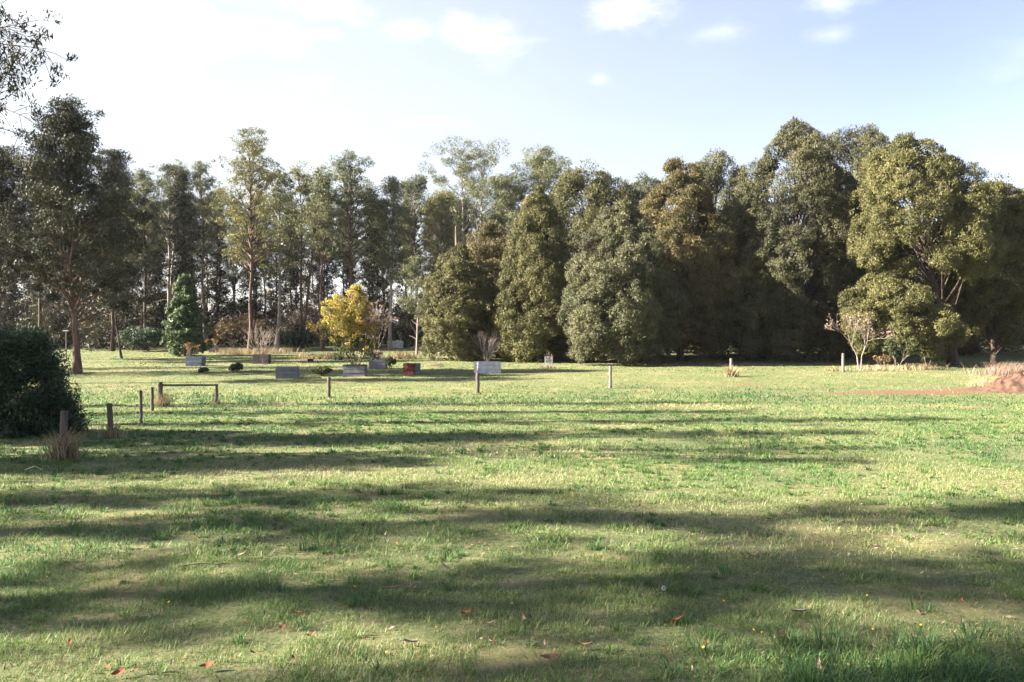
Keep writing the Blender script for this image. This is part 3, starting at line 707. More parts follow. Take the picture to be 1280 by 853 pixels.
# ------------------------------------------------------------------ bare and autumn shrubs
def twiggy(g, rng, p, d, L, r, depth, tips, spread=.5, up=.35, kids=3):
    pts, de = limb(g, rng, p, d, L, r, r * .6, .3, up * .5, 3, 5 if depth > 1 else 4)
    if depth == 0: tips.append(pts[-1]); return
    for k in range(kids):
        nd = nrm(de + rng.normal(0, spread, 3) + np.array([0, 0, up * .4]))
        q = pts[-1] if k < 2 else pts[rng.integers(1, 3)]
        twiggy(g, rng, q, nd, L * rng.uniform(.6, .85), r * .62, depth - 1, tips, spread, up, kids)
def bare(name, loc, H, seed, label, cat, stems=5, spread=.4, fan=.5, leaf=None, nl=0, r=.03, bark='twig', group=None, depth=3, L=.12, W=.07, cl=.2, trunkh=0):
    rng = np.random.default_rng(seed); g = Geo(); tips = []; cg = Geo()
    o = thing(name, loc, label, cat, group)
    base = np.array([0, 0, -.03])
    for i in range(stems):
        a = 6.28 * i / stems + rng.normal(0, .4)
        d = nrm(np.array([math.cos(a) * fan, math.sin(a) * fan, 1]))
        p = base + np.array([math.cos(a), math.sin(a), 0]) * .08
        if trunkh:
            pts, d2 = limb(g, rng, p, d * np.array([.3, .3, 1]), trunkh, r * 1.5, r * 1.2, .1, 0, 3, 7); p = pts[-1]
        twiggy(g, rng, p, d, (H - trunkh) * .36, r, depth, tips, spread)
    g.build('branches', M[bark], o, True)
    if leaf:
        for t in tips:
            if rng.random() < .9: clump(cg, rng, t, cl * rng.uniform(.6, 1.3), nl, L, W, rng.random(), 1.0, .3, 0, .1, .9)
        cg.build('foliage', M[leaf], o)
    return o
# yellow autumn tree in its box
X, Y, Z = pB5
H = 5.8
rng = np.random.default_rng(19); bgm = Geo(); cy = Geo(); co = Geo(); cgn = Geo()
for i in range(10):
    a = i * 2.399; f = rng.uniform(.12, .85)
    tips = []
    twiggy(bgm, rng, (math.cos(a) * .15, math.sin(a) * .12, 0), nrm(np.array([math.cos(a) * f, math.sin(a) * f, 1])), H * (.34 - .13 * max(0, f - .3)), .04, 3, tips, .38, .3, 3)
    for t in tips:
        lowf = t[2] / H
        if t[0] > 1.5 * (1.25 - lowf): continue
        gsel = cgn if lowf < rng.uniform(.2, .5) else (co if t[0] > rng.uniform(-.6, 3.4) and lowf > .4 else cy)
        clump(gsel, rng, t, .34 * rng.uniform(.6, 1.25), 60, .13, .08, rng.random(), 1.0, .3, 0, .1, .85)
for i in range(190):
    t = rng.uniform(.1, .97); a = rng.uniform(0, 6.283); rr_ = 2.3 * (1 - t) ** .75 * min(1, .45 + t * 2.2) * rng.uniform(.5, 1.05)
    p = np.array([math.cos(a) * rr_ + .1, math.sin(a) * rr_, t * H]); pr = t + .18 * p[0]
    gsel = cgn if t < rng.uniform(.18, .42) else (co if p[0] > rng.uniform(-.6, 3.2) and t > .4 else cy)
    clump(gsel, rng, p, .3 * rng.uniform(.6, 1.2), 44, .12, .075, rng.random(), 1.0, .3, 0, .1, .85)
o = thing('autumn_tree', (X, Y, Z), 'bright yellow and orange autumn tree growing from a grey box', 'tree')
bgm.build('branches', M['bark'], o, True); cy.build('yellow_foliage', M['yellow'], o); co.build('orange_foliage', M['orange'], o); cgn.build('green_foliage', M['bushgreen'], o)
bare('bare_tree', at(466, 449), 5.6, 23, 'pinkish almost bare tree just behind the yellow autumn tree', 'tree', 5, .35, .35, 'pink', 16, .035, L=.16, W=.09)
bare('bare_shrub', pB3, 3.1, 24, 'bare pale shrub with fanned stems in the dark plum box', 'shrub', 8, .35, .75, None, 0, .034)
bare('bare_shrub', pB8, 2.5, 25, 'bare grey twiggy bush standing in the whitewashed box', 'shrub', 11, .3, .4, None, 0, .022)
bare('bare_shrub', (pB6[0], pB6[1], pB6[2]), .85, 26, 'dry pinkish plants in the grey box right of the autumn tree', 'shrub', 9, .4, .4, 'pink', 10, .012, depth=2)
bare('orange_shrub', at(238, 447), 1.9, 27, 'small orange-yellow shrub between the conifer and the blue box', 'shrub', 6, .4, .5, 'orange', 12, .018, depth=2, L=.14)
bare('orange_shrub', at(266, 440), 2.0, 28, 'small red leaved shrub by the far red-brown box', 'shrub', 5, .4, .4, 'orange', 9, .018, depth=2, L=.16)
bare('bare_sapling', at(331, 463), 1.9, 29, 'thin bare sapling left of the plain grey box', 'sapling', 2, .4, .25, None, 0, .02, depth=2, group='young saplings on the lawn')
bare('bare_sapling', at(254, 466), 1.4, 30, 'thin leafless sapling in front of the blue-grey box', 'sapling', 2, .4, .25, None, 0, .02, depth=2, group='young saplings on the lawn')
bare('pale_sapling', at(289, 447), 2.5, 33, 'pale leaved sapling left of the bare pale shrub', 'sapling', 2, .4, .3, 'pink', 8, .02, depth=2, group='young saplings on the lawn', L=.2, W=.1)
o = bare('autumn_sapling', at(1075, 463), 4.6, 34, 'young pale tree with two stems and sparse pinkish leaves by a post', 'tree', 2, .36, .36, 'pink', 4, .04, depth=4, bark='twig', trunkh=1.1, L=.13, W=.08, cl=.3)
bare('orange_shrub', at(1103, 462), 1.5, 35, 'low orange leaved shrub right of the young pale tree', 'shrub', 5, .5, .7, 'orange', 5, .016, depth=2, L=.16)
bare('pale_sapling', at(1122, 461), 2.3, 36, 'small green sapling right of the young pale tree', 'sapling', 2, .45, .35, 'bushgreen', 12, .02, depth=3, L=.18, W=.08, cl=.26)
bare('pale_sapling', at(1160, 459), 1.9, 37, 'tiny sapling with pale stem near the bare leaning trunk', 'sapling', 2, .45, .3, 'bushgreen', 5, .02, depth=2, L=.16, W=.08)
bare('bare_shrub', at(700, 452), 2.2, 38, 'bare twigs at the foot of the olive wattle', 'shrub', 6, .5, .7, None, 0, .016, bark='bark', depth=3)
# staked saplings with guards
for px, py, h, lab in [(546, 457, 14, 'young sapling staked in a round mulch patch on the lawn'), (686, 460, 16, 'young sapling inside a pale tree guard left of the grey-green wattle')]:
    X, Y, Z = at(px, py); s = Y / 1000; rng = np.random.default_rng(px)
    o = thing('staked_sapling', (X, Y, Z), lab, 'sapling', 'young saplings on the lawn')
    g = Geo(); tube(g, [(.25, 0, -.05), (.25, 0, h * s * 1.1)], [.03, .025], 6); g.build('stake', M['post_pale'], o)
    g = Geo(); tips = []; twiggy(g, rng, (0, 0, -.02), (0, 0, 1), h * s * .6, .02, 2, tips); g.build('stem', M['twig'], o)
    g = Geo(); xs, ys = np.meshgrid(np.linspace(-.8, .8, 13), np.linspace(-.8, .8, 13)); idx = np.arange(169).reshape(13, 13)
    g.add(np.stack([xs, ys, .16 * np.clip(1 - np.hypot(xs, ys) / .75, -.4, 1) + rng.normal(0, .015, xs.shape)], -1), np.stack([idx[:-1, :-1], idx[:-1, 1:], idx[1:, 1:], idx[1:, :-1]], -1).reshape(-1, 4)); g.build('mulch', M['soil'], o, True)
    if px > 600:
        g = Geo(); n = 16; an = np.arange(n) * 2 * np.pi / n
        for k in range(n):  # wire mesh guard
            tube(g, [(.32 * math.cos(an[k]), .32 * math.sin(an[k]), 0), (.32 * math.cos(an[k]), .32 * math.sin(an[k]), .9)], [.008, .008], 4)
        for z in (.15, .4, .65, .9):
            tube(g, [(.32 * math.cos(t), .32 * math.sin(t), z) for t in np.linspace(0, 6.283, 17)], np.full(17, .008), 4)
        g.build('guard', M['mesh'], o)

# dry grass tufts and stalks
def tuft(name, loc, rx, h, n, label, seed, mat='drygrass', w=.018, group='dry grass clumps'):
    rng = np.random.default_rng(seed); g = Geo()
    x = rng.normal(0, rx * .5, n); y = rng.normal(0, rx * .35, n); az = rng.uniform(0, 6.28, n); le = rng.uniform(.1, .6, n)
    L = h * rng.uniform(.4, 1.1, n)
    b = np.stack([x, y, np.full(n, -.03)], -1); d = nrm(np.stack([np.cos(az) * le, np.sin(az) * le, np.ones(n)], -1))
    s = np.stack([-np.sin(az + 1), np.cos(az + 1), np.zeros(n)], -1) * w / 2
    m = b + d * (L * .6)[:, None]; e = m + nrm(d + np.stack([np.cos(az), np.sin(az), -.3 * np.ones(n)], -1) * .4) * (L * .4)[:, None]
    v = np.stack([b - s, b + s, m + s * .8, m - s * .8, e], 1); k = np.arange(n)[:, None] * 5
    t = np.repeat(rng.random(n), 5)
    g.add(v.reshape(-1, 3), k + np.array([0, 1, 2, 3]), t); g.f.append(k + np.array([3, 2, 4]))
    o = g.build(name, M[mat]); o.location = loc
    return tag(o, label, 'grass clump', group)
X, Y, Z = at(1275, 476)
for px, py, rx, h, n, lab in [
   (79, 574, .28, .75, 260, 'dry grass clump round the foot of the nearest left post'),
   (141, 547, .22, .6, 160, 'dry grass clump at the second post from the left'),
   (203, 508, .35, .85, 260, 'dry grass clump beside the thick corner post'),
   (271, 505, .2, .4, 90, 'grass clump at the far end of the rail'),
   (914, 471, .4, .95, 200, 'tall dry grass clump round the pale lone post right of the middle'),
   (1100, 463, 2.0, .55, 500, 'wide dry grass clump under the young pale tree'),
   (1150, 462, 1.6, .6, 350, 'dry grass clump left of the bare leaning trunk'),
   (1045, 464, .8, .45, 160, 'low dry grass clump at the post left of the young pale tree'),
   (505, 449, 1.6, 1.1, 460, 'pinkish dry grass clump behind the red fronted box'),
   (475, 452, .6, .6, 100, 'low dry grass clump behind the pinkish planted box'),
   (686, 461, .7, .4, 120, 'dry grass clump at the tree guard'),
   (385, 449, 1.6, .9, 420, 'dry grass clump left of the autumn tree'),
   (415, 449, 1.7, 1.0, 420, 'pale dry grass clump just behind the autumn tree planter'),
   (545, 438, 2.2, 1.0, 420, 'dry grass clump at the back of the lawn left of the leftmost wattle'),
   (295, 443, 2.2, 1.0, 500, 'dry grass clump along the back edge right of the conifer'),
   (340, 442, 2.6, 1.0, 560, 'dry grass clump behind the bare pale shrub')]:
    tuft('dry_grass_clump', at(px, py), rx, h, n, lab, px, w=.018 if py > 500 else .035)

# ------------------------------------------------------------------ fence posts
FP = 'fence posts across the lawn'
def post(px, top, bot, wpx, mat, label, lean=0, cap=False, square=False):
    X, Y, Z = at(px, bot); s = Y / 1000; h = (bot - top) * s; r = wpx * s / 2
    rng = np.random.default_rng(int(px) + 7); g = Geo()
    k = 7; t = np.linspace(0, 1, k)
    pts = np.stack([lean * t + rng.normal(0, r * .05, k), rng.normal(0, r * .05, k), -.15 + t * (h + .15)], -1)
    tube(g, pts, r * (1.08 - .14 * t) * rng.uniform(.94, 1.06, k), 10)
    o = g.build('fence_post', M[mat], None, True); o.location = (X, Y, Z); o.rotation_euler = (0, 0, rng.uniform(0, 6))
    o.rotation_euler = (0, 0, 0)
    return tag(o, label, 'fence post', FP)
post(78, 514, 573, 9, 'post', 'nearest thick weathered post beside the big dark bush', .03)
post(139, 504, 547, 6.5, 'post', 'second weathered post from the left, darker and slightly leaning', -.05)
post(176, 489, 530, 3.5, 'post', 'thin weathered post, third from the left')
post(190, 484, 514, 4, 'post', 'thin post just left of the thick corner post')
post(200, 477, 508, 6.5, 'post', 'thick corner post at the left end of the rail')
post(270, 480, 505, 4, 'post', 'slim post holding the right end of the rail', .03)
post(411, 471, 497, 4.5, 'post', 'lone weathered post in front of the round low bush')
post(597, 466, 491, 5, 'post', 'lone weathered post in front of the whitewashed box')
post(763, 458, 486, 3.6, 'post_pale', 'slender lone post in front of the grey-green wattle')
post(914, 448, 470, 3.8, 'post_pale', 'pale lone post ringed by tall dry grass')
post(1054, 442, 465, 3.6, 'post_pale', 'pale lone post left of the young pale tree')
A = at(200, 508); B = at(270, 505); sA = A[1] / 1000; sB = B[1] / 1000
g = Geo(); tube(g, [(A[0] - .05, A[1] - .12, A[2] + 27 * sA), ((A[0] + B[0]) / 2, (A[1] + B[1]) / 2 - .12, (A[2] + B[2]) / 2 + 25 * (sA + sB) / 2 + .02), (B[0] + .06, B[1] - .09, B[2] + 24 * sB)], [.05, .046, .042], 8)
tag(g.build('fence_rail', M['post'], None, True), 'round timber rail fixed between the corner post and a slim post', 'fence rail')
# pale stake far left
X, Y, Z = at(83, 452); s = Y / 1000
o = thing('garden_stake', (X, Y, Z), 'thin grey stake with pale angled top left of the big dark gum', 'stake')
g = Geo(); tube(g, [(0, 0, -.1), (-.02, 0, 38 * s)], [.05, .045], 7); g.build('pole', M['post_pale'], o)
g = Geo(); box(g, (-.04, 0, 38 * s + .05), (.45, .2, .1)); g.build('top_plate', M['box_white'], o)
# dry stalk near the first post
X, Y, Z = at(52, 602); rng = np.random.default_rng(12); g = Geo()
tube(g, [(0, 0, -.02), (.01, 0, .22), (-.01, 0, .4)], [.006, .005, .003], 5); tube(g, [(0, 0, .2), (-.12, 0, .26), (-.3, .02, .19)], [.005, .004, .003], 5)
o = g.build('dry_stalk', M['twig']); o.location = (X, Y, Z); tag(o, 'thin pale dry stalk standing in the grass near the nearest post', 'stalk')
# low stones and logs in the garden row
for px, py, wpx, mt, lab in [(388, 452, 8, 'liner', 'black low tub in the garden row behind the plain grey box'), (398, 448, 9, 'stone', 'pale stone left of the autumn tree'), (432, 448, 7, 'stone', 'pale stone partly behind the autumn tree'), (412, 449, 6, 'liner', 'small black tub left of the autumn tree'), (425, 450, 7, 'liner', 'small black tub close to the autumn tree planter')]:
    X, Y, Z = at(px, py); s = Y / 1000; rng = np.random.default_rng(px); r = wpx * s / 2; g = Geo()
    if mt == 'stone':
        th = np.linspace(0, np.pi, 7)[1:-1]; ph = np.linspace(0, 2 * np.pi, 12, endpoint=False)
        T, P = np.meshgrid(th, ph, indexing='ij'); k = 1 + rng.normal(0, .1, T.shape)
        v = np.stack([np.sin(T) * np.cos(P) * r * k, np.sin(T) * np.sin(P) * r * .8 * k, np.cos(T) * r * .5 * k + r * .2], -1)
        idx = np.arange(v.shape[0] * 12).reshape(-1, 12); rr = np.roll(idx, -1, 1)
        g.add(v.reshape(-1, 3), np.stack([idx[:-1], rr[:-1], rr[1:], idx[1:]], -1).reshape(-1, 4)); b = v[0].mean(0); n = len(v) * 0
        g.add(np.concatenate([v[0], [b]]), [[i, (i + 1) % 12, 12] for i in range(12)])
        nm = 'stone'
    else:
        tube(g, [(0, 0, 0), (0, 0, r * .6), (0, 0, r * .85), (0, 0, r * .8), (0, 0, r * .3)], [r * .8, r * .95, r, r * .88, r * .8], 14, cap=True); nm = 'tub'
    o = g.build(nm, M[mt], None, True); o.location = (X, Y, Z); tag(o, lab, nm, 'stones and tubs in the garden row')

# ------------------------------------------------------------------ red soil heap at right edge
X, Y, Z = at(1285, 492); rng = np.random.default_rng(6); g = Geo()
xs, ys = np.meshgrid(np.linspace(-5, 6, 150), np.linspace(-2.6, 3.2, 84)); xs_w = xs + X + .6; ys_w = ys + Y + 1.6
hh = 1.9 * np.clip(1 - np.hypot((xs - 1.4) / 4.4, ys / 2.3), 0, 1) ** 1.15
hh = hh * (1 + .5 * (fbm(xs / .5, ys / .5, 3) - .5) + .4 * (fbm(xs / 1.4, ys / 1.4, 8) - .5)) + np.where(hh > .02, (fbm(xs / .22, ys / .22, 4, 2) - .5) * .22 * np.clip(hh * 3, .25, 1), 0) - .03
idx = np.arange(xs.size).reshape(xs.shape)
M['redsoil'] = barkmat('red_soil', (.055, .032, .023), (.118, .066, .046), 3, 1, .8)
g.add(np.stack([xs, ys, hh + gz(xs_w, ys_w) - Z], -1), np.stack([idx[:-1, :-1], idx[:-1, 1:], idx[1:, 1:], idx[1:, :-1]], -1).reshape(-1, 4))
o = g.build('soil_heap', M['redsoil'], None, True); o.location = (X + .6, Y + 1.6, Z); tag(o, 'heap of red-brown soil at the right edge of the lawn', 'soil heap')
tuft('dry_grass_clump', (X + .3, Y + 2.2, Z + .9), 1.6, .95, 700, 'tall dry grass clump on top of the red soil heap', 99, 'pink', .02)
tuft('dry_grass_clump', (X - 1.4, Y + 2.0, Z + .3), 1.0, .55, 220, 'low dry grass clump on the left slope of the red soil heap', 98, 'drygrass', .02)

# ------------------------------------------------------------------ tall gums outside the left edge: they shade the lawn
OG = 'gum trees outside the left edge of the lawn'
cast = [ # X, Y, H, seed, kw, label
 (-22.0, 2.3, 20, 301, dict(cb=.5, cr=2.9, nb=54, cl=.9), 'nearest gum outside the left edge, its shade on the front lawn'),
 (-24, 4.9, 19, 312, dict(cb=.4, cr=2.0, nb=34, cl=.85), 'gum outside the left edge just beyond the nearest one'),
 (-28, 9.6, 15, 313, dict(cb=.3, cr=1.5, nb=22, cl=.7), 'shorter gum outside the left edge between the front gums and the low bushy ones'),
 (-26, 7.4, 19, 302, dict(cb=.25, cr=1.7, nb=30, cl=.75), 'second gum outside the left edge counting away from the front'),
 (-20.5, 14.2, 8.8, 309, dict(cb=.12, cr=2.2, nb=64, cl=.9, conical=.3), 'low bushy gum outside the left edge before the big dark bush'),
 (-22.5, 18.6, 10.5, 310, dict(cb=.12, cr=2.4, nb=64, cl=.9, conical=.3), 'low bushy gum outside the left edge level with the big dark bush'),
 (-26, 18.8, 19, 303, dict(cb=.42, cr=1.7, nb=22, cl=.8), 'slender tall gum outside the left edge level with the nearest fence post'),
 (-27, 23.4, 22, 304, dict(cb=.3, cr=2.0, nb=26, cl=.9), 'gum outside the left edge level with the second fence post'),
 (-31, 28.0, 21, 311, dict(cb=.3, cr=2.2, nb=26, cl=.9), 'gum outside the left edge level with the thin third post'),
 (-34, 34.0, 23, 305, dict(cb=.3, cr=2.6, nb=30, cl=1.0), 'gum outside the left edge level with the corner post'),
 (-40, 49.2, 21, 306, dict(cb=.5, cr=2.0, nb=40, cl=1.0, conical=.2), 'gum outside the left edge level with the garden boxes'),
 (-48, 56.6, 27, 307, dict(cb=.2, cr=4.2, nb=70, cl=1.2), 'gum outside the left edge level with the big dark gum'),
 (-52, 62, 22, 308, dict(cb=.25, cr=3.6, nb=34, cl=1.2), 'gum outside the left edge level with the blue box'),
]
for X, Y, H, sd_, kw, lab in cast:
    tg, cg = make_gum(sd_, H, leafL=.3, leafW=.09, npl=78, thick=.013, **kw)
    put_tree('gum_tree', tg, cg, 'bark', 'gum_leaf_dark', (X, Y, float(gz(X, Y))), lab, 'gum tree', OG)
# overhanging gum whose branch tips reach into the top left corner
bX, bY = -15.0, 16.2
rng = np.random.default_rng(55)
tg, cg = make_gum(56, 11.5, cb=.5, cr=2.6, nb=14, cl=.7, leafL=.14, leafW=.03, npl=160, thick=.016)
bz = float(gz(bX, bY))
for (px, py, Yt, nsub) in [(60, 62, 14.5, 9), (30, 30, 14.3, 12), (25, 95, 14.8, 12), (40, 150, 15, 5), (5, 5, 14.2, 10), (8, 110, 14.6, 10), (45, 175, 15.2, 3)]:
    end = np.array([(px - 640) / 1000 * Yt - bX, Yt - bY, CAMZ + (420 - py) / 1000 * Yt - bz])
    st = np.array([.1, 0, rng.uniform(5.0, 7.5)])
    m1 = st + (end - st) * .4 + np.array([0, 0, .7]); m2 = st + (end - st) * .75 + np.array([0, 0, .45])
    tube(tg, [st, m1, m2, end], [.06, .035, .016, .005], 6)
    for k in range(nsub * 2):
        f = rng.uniform(.72, 1.0); a = m2 + (end - m2) * ((f - .7) / .3)
        d = nrm(np.array([rng.uniform(-.1, 1), rng.normal(0, .5), rng.normal(-.35, .5)])); l = rng.uniform(.25, .75)
        tube(tg, [a, a + d * l * .6, a + d * l + np.array([0, 0, -.08])], [.007, .005, .003], 4)
        if py < 140 or rng.random() < .5:
            clump(cg, rng, a + d * l, rng.uniform(.1, .22), 30, .11, .025, rng.random(), 1.2, .9, 0, .1, 1.0)
put_tree('gum_tree', tg, cg, 'bark_dark', 'gum_leaf_dark', (bX, bY, bz), 'near gum whose leafy branch tips hang into the top left corner', 'gum tree', OG)

# ------------------------------------------------------------------ fallen leaves, twigs, flowers on the near lawn
M['leaf_brown'] = barkmat('brown_dry_leaf', (.13, .068, .036), (.25, .14, .08), 30, 1, .2)
M['leaf_red'] = barkmat('red_dry_leaf', (.19, .06, .032), (.30, .11, .06), 30, 1, .2)
M['leaf_tan'] = barkmat('tan_dry_leaf', (.22, .155, .10), (.36, .27, .19), 30, 1, .2)
M['leaf_grey'] = barkmat('grey_bark_flake', (.15, .13, .12), (.26, .23, .21), 20, 1, .3)
def leaf_mesh(name, mat, seed, L=.11, W=.03, curl=.3):
    rng = np.random.default_rng(seed); g = Geo(); n = 9
    t = np.linspace(0, 1, n); wv = W / 2 * np.sin(np.pi * np.clip(t * .97 + .02, 0, 1)) ** .8
    x = (t - .5) * L; yc = .1 * L * np.sin(t * 2.4 + rng.uniform(-1, 1)); z = curl * L * (t - .5) ** 2 * 1.5 + .012
    up = W * .25
    v = np.concatenate([np.stack([x, yc - wv, z + up * .9 + 0 * t], -1), np.stack([x, yc, z], -1), np.stack([x, yc + wv, z + up], -1)])
    i = np.arange(n - 1)
    f = np.concatenate([np.stack([i, i + 1, i + 1 + n, i + n], -1), np.stack([i + n, i + 1 + n, i + 1 + 2 * n, i + 2 * n], -1)])
    g.add(v, f); tube(g, np.stack([[-.5 * L - .02, -.5 * L], [yc[0], yc[0]], [z[0], z[0]]], -1), [.0015, .0015], 4)
    return g.mesh(name, M[mat], True)
kinds = {'brown': leaf_mesh('leaf', 'leaf_brown', 1, .12, .034, .5), 'red': leaf_mesh('leaf', 'leaf_red', 2, .10, .045, .3), 'tan': leaf_mesh('leaf', 'leaf_tan', 3, .13, .03, .6), 'grey': leaf_mesh('leaf', 'leaf_grey', 4, .07, .04, .15)}
rng = np.random.default_rng(14)
FL = 'fallen leaves on the near lawn'
words = {'brown': 'curled brown fallen leaf on the near lawn', 'red': 'red-brown fallen leaf on the near lawn', 'tan': 'pale tan fallen leaf on the near lawn', 'grey': 'grey flake of bark on the near lawn'}
def fallen(px, py, kind, sc, rz, lab=None):
    X, Y, Z = at(px, py)
    o = link('fallen_leaf', kinds[kind]); o.location = (X, Y, Z + .025)
    o.scale = (sc,) * 3; o.rotation_euler = (rng.normal(0, .25), rng.normal(0, .2), rz)
    tag(o, lab or words[kind], 'leaf', FL)
for q in [(300, 699, 'tan', 1.1, 0, 'pale curled leaf lying alone in the shade, left of centre'), (410, 707, 'tan', 1.0, .5, 'tan leaf at the edge of shade in front of the lone post'),
          (369, 775, 'red', .9, .2, 'red-brown leaf on thin grass left of centre'), (389, 801, 'brown', 1.1, 1.2, 'curled brown leaf standing on edge left of centre'),
          (260, 841, 'red', 1.0, .1, 'broad red leaf at the bottom edge, left of centre'), (148, 849, 'red', .9, .3, 'orange-red leaf at the bottom left edge'),
          (556, 714, 'tan', 1.1, -.4, 'long tan leaf near the middle of the shaded lawn'), (583, 774, 'red', 1.1, .6, 'orange-brown leaf just left of the bottom centre'),
          (610, 788, 'tan', .9, .2, 'small pale leaf near the bottom centre'), (657, 781, 'tan', 1.0, 1.4, 'tan leaf pointing at the camera near the bottom centre'),
          (688, 831, 'brown', 1.2, .1, 'orange-brown leaf lying flat at bottom centre'), (728, 815, 'brown', 1.1, -.15, 'brown leaf right of the bottom centre'),
          (980, 806, 'brown', 1.3, 1.0, 'long slanting brown leaf at lower right'), (848, 783, 'red', 1.0, -.5, 'orange leaf right of the bottom centre among green grass'),
          (1025, 846, 'tan', 1.2, 1.1, 'pale leaf at the bottom edge, right of centre'), (1204, 760, 'brown', 1.0, 1.1, 'brown leaf in the long grass at lower right'),
          (1000, 775, 'grey', 1.6, 0, 'purple-grey bark flake at lower right'), (513, 812, 'grey', 1.5, .4, 'grey bark flake left of the bottom centre'), (940, 700, 'tan', 1.6, .3, 'pale wood chip in the sunny strip right of centre'), (930, 703, 'tan', 1.2, -.3, 'smaller pale wood chip in the sunny strip right of centre')]:
    fallen(*q)
for i in range(110):
    k = ['brown', 'red', 'tan', 'grey'][rng.choice(4, p=[.35, .25, .3, .1])]
    fallen(rng.uniform(-40, 1320), 600 + 253 * rng.random() ** .7, k, rng.uniform(.3, .65), rng.uniform(0, 6.28))
for i, (px, py, L, rz, lab) in enumerate([(505, 741, .42, -.1, 'thin dead stick lying on the shaded lawn, left of centre'), (255, 711, .5, .15, 'pale thin stick lying in the shade at left'), (460, 569, .9, -.05, 'long grey stick on the sunny lawn beyond the shade')]):
    X, Y, Z = at(px, py); g = Geo(); r_ = np.random.default_rng(i)
    tube(g, [(-L / 2, 0, .03), (-L * .1, .02, .045), (L * .2, -.01, .04), (L / 2, .03, .03)], [.007, .008, .006, .003], 6); tube(g, [(L * .1, 0, .04), (L * .25, .06, .06)], [.004, .002], 5)
    o = g.build('stick', M['bark'], None, True); o.location = (X, Y, Z); o.rotation_euler = (0, 0, rz); tag(o, lab, 'stick', 'sticks on the lawn')
# yellow flowers
fm, n_ = newmat('yellow_petals'); p_ = N(n_, 'ShaderNodeBsdfPrincipled'); o_ = N(n_, 'ShaderNodeOutputMaterial'); p_.inputs['Base Color'].default_value = (.55, .38, .02, 1); n_.links.new(p_.outputs[0], o_.inputs[0])
def flower_head(R_=.012):
    g = Geo(); n = 14
    for k in range(n):
        a = k * 6.283 / n; b = .22; c, s = math.cos, math.sin
        g.add([(0, 0, .0), (R_ * .7 * c(a - b), R_ * .7 * s(a - b), .004), (R_ * c(a), R_ * s(a), .002), (R_ * .7 * c(a + b), R_ * .7 * s(a + b), .004)], [[0, 1, 2, 3]])
    tube(g, [(0, 0, -.004), (0, 0, .006)], [R_ * .4, R_ * .35], 8)
    return g.mesh('flower_head', fm)
fh = flower_head(); g = Geo(); tube(g, [(0, 0, -.09), (.004, 0, -.04), (0, 0, 0)], [.0016, .0016, .0015], 5); fs = g.mesh('stem', M['bushgreen'])
fpx = [(210, 767), (443, 747), (483, 833), (228, 843), (545, 800), (943, 801), (953, 805), (1092, 803), (1152, 797), (880, 826), (1012, 775), (1030, 735), (866, 677), (905, 765), (1062, 848), (640, 770), (590, 690), (1170, 690), (740, 735), (1085, 760)]
for i, (px, py) in enumerate(fpx):
    X, Y, Z = at(px, py)
    o = thing('yellow_flower', (X, Y, Z + .085), 'small yellow flower on a thin stem in the near grass', 'flower', 'yellow flowers in the lawn', rng.uniform(0, 6))
    o.rotation_euler = (rng.normal(.25, .2), rng.normal(0, .25), 0); o.scale = (.9,) * 3
    link('flower_head', fh, o); link('stem', fs, o)
# one seed head
X, Y, Z = at(830, 751); o = thing('seed_head', (X, Y, Z + .1), 'round white seed head standing in the near grass', 'flower'); g = Geo(); rng = np.random.default_rng(3)
u = runit(rng, 120)
quads(g, u * .016, nrm(np.cross(u, rng.normal(size=u.shape))), u, np.full(120, .014), np.full(120, .003), np.full(120, .9)); g.build('fluff', M['box_white'], o)
g = Geo(); tube(g, [(0, 0, -.1), (0, 0, 0)], [.0018, .0018], 5); g.build('stem', M['bushgreen'], o)

# fine litter nobody could count: bark crumbs, dry leaf bits
rng = np.random.default_rng(71); g = Geo(); n = 9000
y = np.sqrt(rng.uniform(3.4 ** 2, 15 ** 2, n)); x = rng.uniform(-1, 1, n) * (.72 * y + 1.5)
k_ = rng.random(n) < np.clip(2.4 * (fbm(x / 1.1, y / 1.1, 91) - .32), .1, 1); x, y = x[k_], y[k_]; n = len(x)
nm = nrm(np.stack([rng.normal(0, .4, n), rng.normal(0, .4, n), np.ones(n)], -1)); ax = nrm(np.cross(nm, rng.normal(size=(n, 3))))
sz = rng.uniform(.012, .05, n) * (1 + .04 * y)
quads(g, np.stack([x, y, gz(x, y) + .012 + rng.random(n) * .015], -1), nm, ax, sz, sz * rng.uniform(.2, .5, n), rng.random(n), .2)
M['litter'] = leafmat('litter_bits', [(.07, .045, .03), (.17, .115, .075), (.28, .22, .16)], .05, .8, .1)
tag(g.build('ground_litter', M['litter']), 'crumbs of bark and dry leaf scattered through the near grass', 'leaf litter', kind='stuff')

# pale air between here and the far trees
hm = bpy.data.materials.new('pale_air'); hm.use_nodes = True; hn = hm.node_tree; hn.nodes.clear()
ho = N(hn, 'ShaderNodeOutputMaterial'); hv = N(hn, 'ShaderNodeVolumePrincipled'); hv.inputs['Color'].default_value = (.86, .9, 1, 1); hv.inputs['Density'].default_value = HAZE; hv.inputs['Anisotropy'].default_value = .3
hn.links.new(hv.outputs[0], ho.inputs['Volume'])
g = Geo(); box(g, (0, 1100, 15), (3100, 2900, 36)); tag(g.build('haze', hm), 'faint pale haze over the paddock', 'haze', kind='stuff')

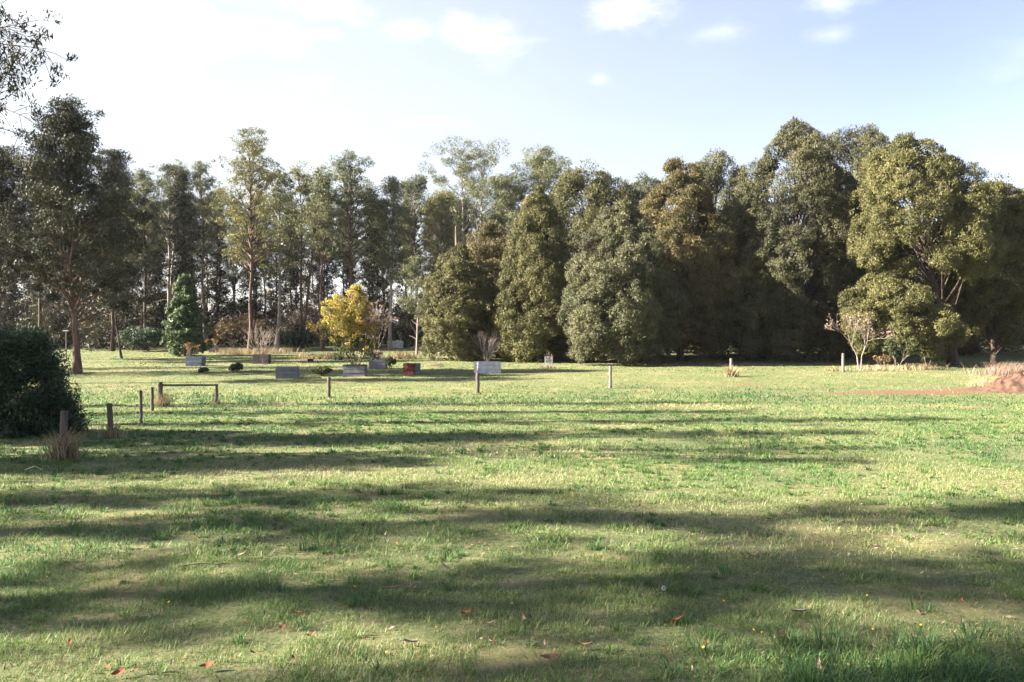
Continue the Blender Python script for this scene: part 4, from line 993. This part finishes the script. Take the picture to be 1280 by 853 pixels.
# tussocks and broad weeds in the near grass
def tussocks(seed):
    rng = np.random.default_rng(seed); g = Geo(); n = 6500
    y = np.sqrt(rng.uniform(3.4 ** 2, 30 ** 2, n)); x = rng.uniform(-1, 1, n) * (.74 * y + 1.5)
    x[:420] = 2.9 + rng.normal(0, .75, 420); y[:420] = 4.5 + rng.normal(0, .5, 420)
    k = (rng.random(n) < np.clip(3.5 * (fbm(x / 1.6, y / 1.6, 131) - .42), .08, 1)) | (np.arange(n) < 420); ncor = int(k[:420].sum()); x, y = x[k], y[k]; n = len(x)
    m = 26; sz = rng.uniform(.4, 1.05, n) * np.where(np.arange(n) < ncor, 1.75, 1) * (1 + .5 * (fbm(x / 5, y / 5, 17) - .5))
    X = np.repeat(x, m); Y = np.repeat(y, m); Sz = np.repeat(sz, m); N_ = n * m
    az = rng.uniform(0, 6.283, N_); rr = rng.random(N_) ** .7 * .07 * Sz
    b = np.stack([X + np.cos(az) * rr, Y + np.sin(az) * rr, np.zeros(N_)], -1); b[:, 2] = gz(b[:, 0], b[:, 1]) - .008
    az = az + rng.normal(0, .5, N_); le = rng.uniform(.1, 1.1, N_); L = .13 * Sz * rng.uniform(.5, 1.2, N_)
    d = nrm(np.stack([np.cos(az) * le, np.sin(az) * le, np.ones(N_)], -1)); s_ = np.stack([-np.sin(az), np.cos(az), np.zeros(N_)], -1) * (.0035 + .0004 * Y)[:, None] * .8
    mid = b + d * (L * .55)[:, None]; tip = mid + nrm(d + np.stack([np.cos(az), np.sin(az), -.7 * np.ones(N_)], -1) * rng.uniform(.2, .9, N_)[:, None]) * (L * .5)[:, None]
    v = np.stack([b - s_, b + s_, mid + s_ * .8, mid - s_ * .8, tip], 1); q = np.arange(N_)[:, None] * 5
    t = np.clip(np.repeat(rng.normal(.3, .16, n) - np.where(np.arange(n) < ncor, .15, 0), m) + rng.normal(0, .12, N_), 0, 1)
    g.add(v.reshape(-1, 3), q + np.array([0, 1, 2, 3]), np.repeat(t, 5)); g.f.append(q + np.array([3, 2, 4]))
    return g.build('grass_tussocks', M['blades'])
tag(tussocks(5), 'darker longer tussocks scattered through the lawn grass', 'grass', kind='stuff')
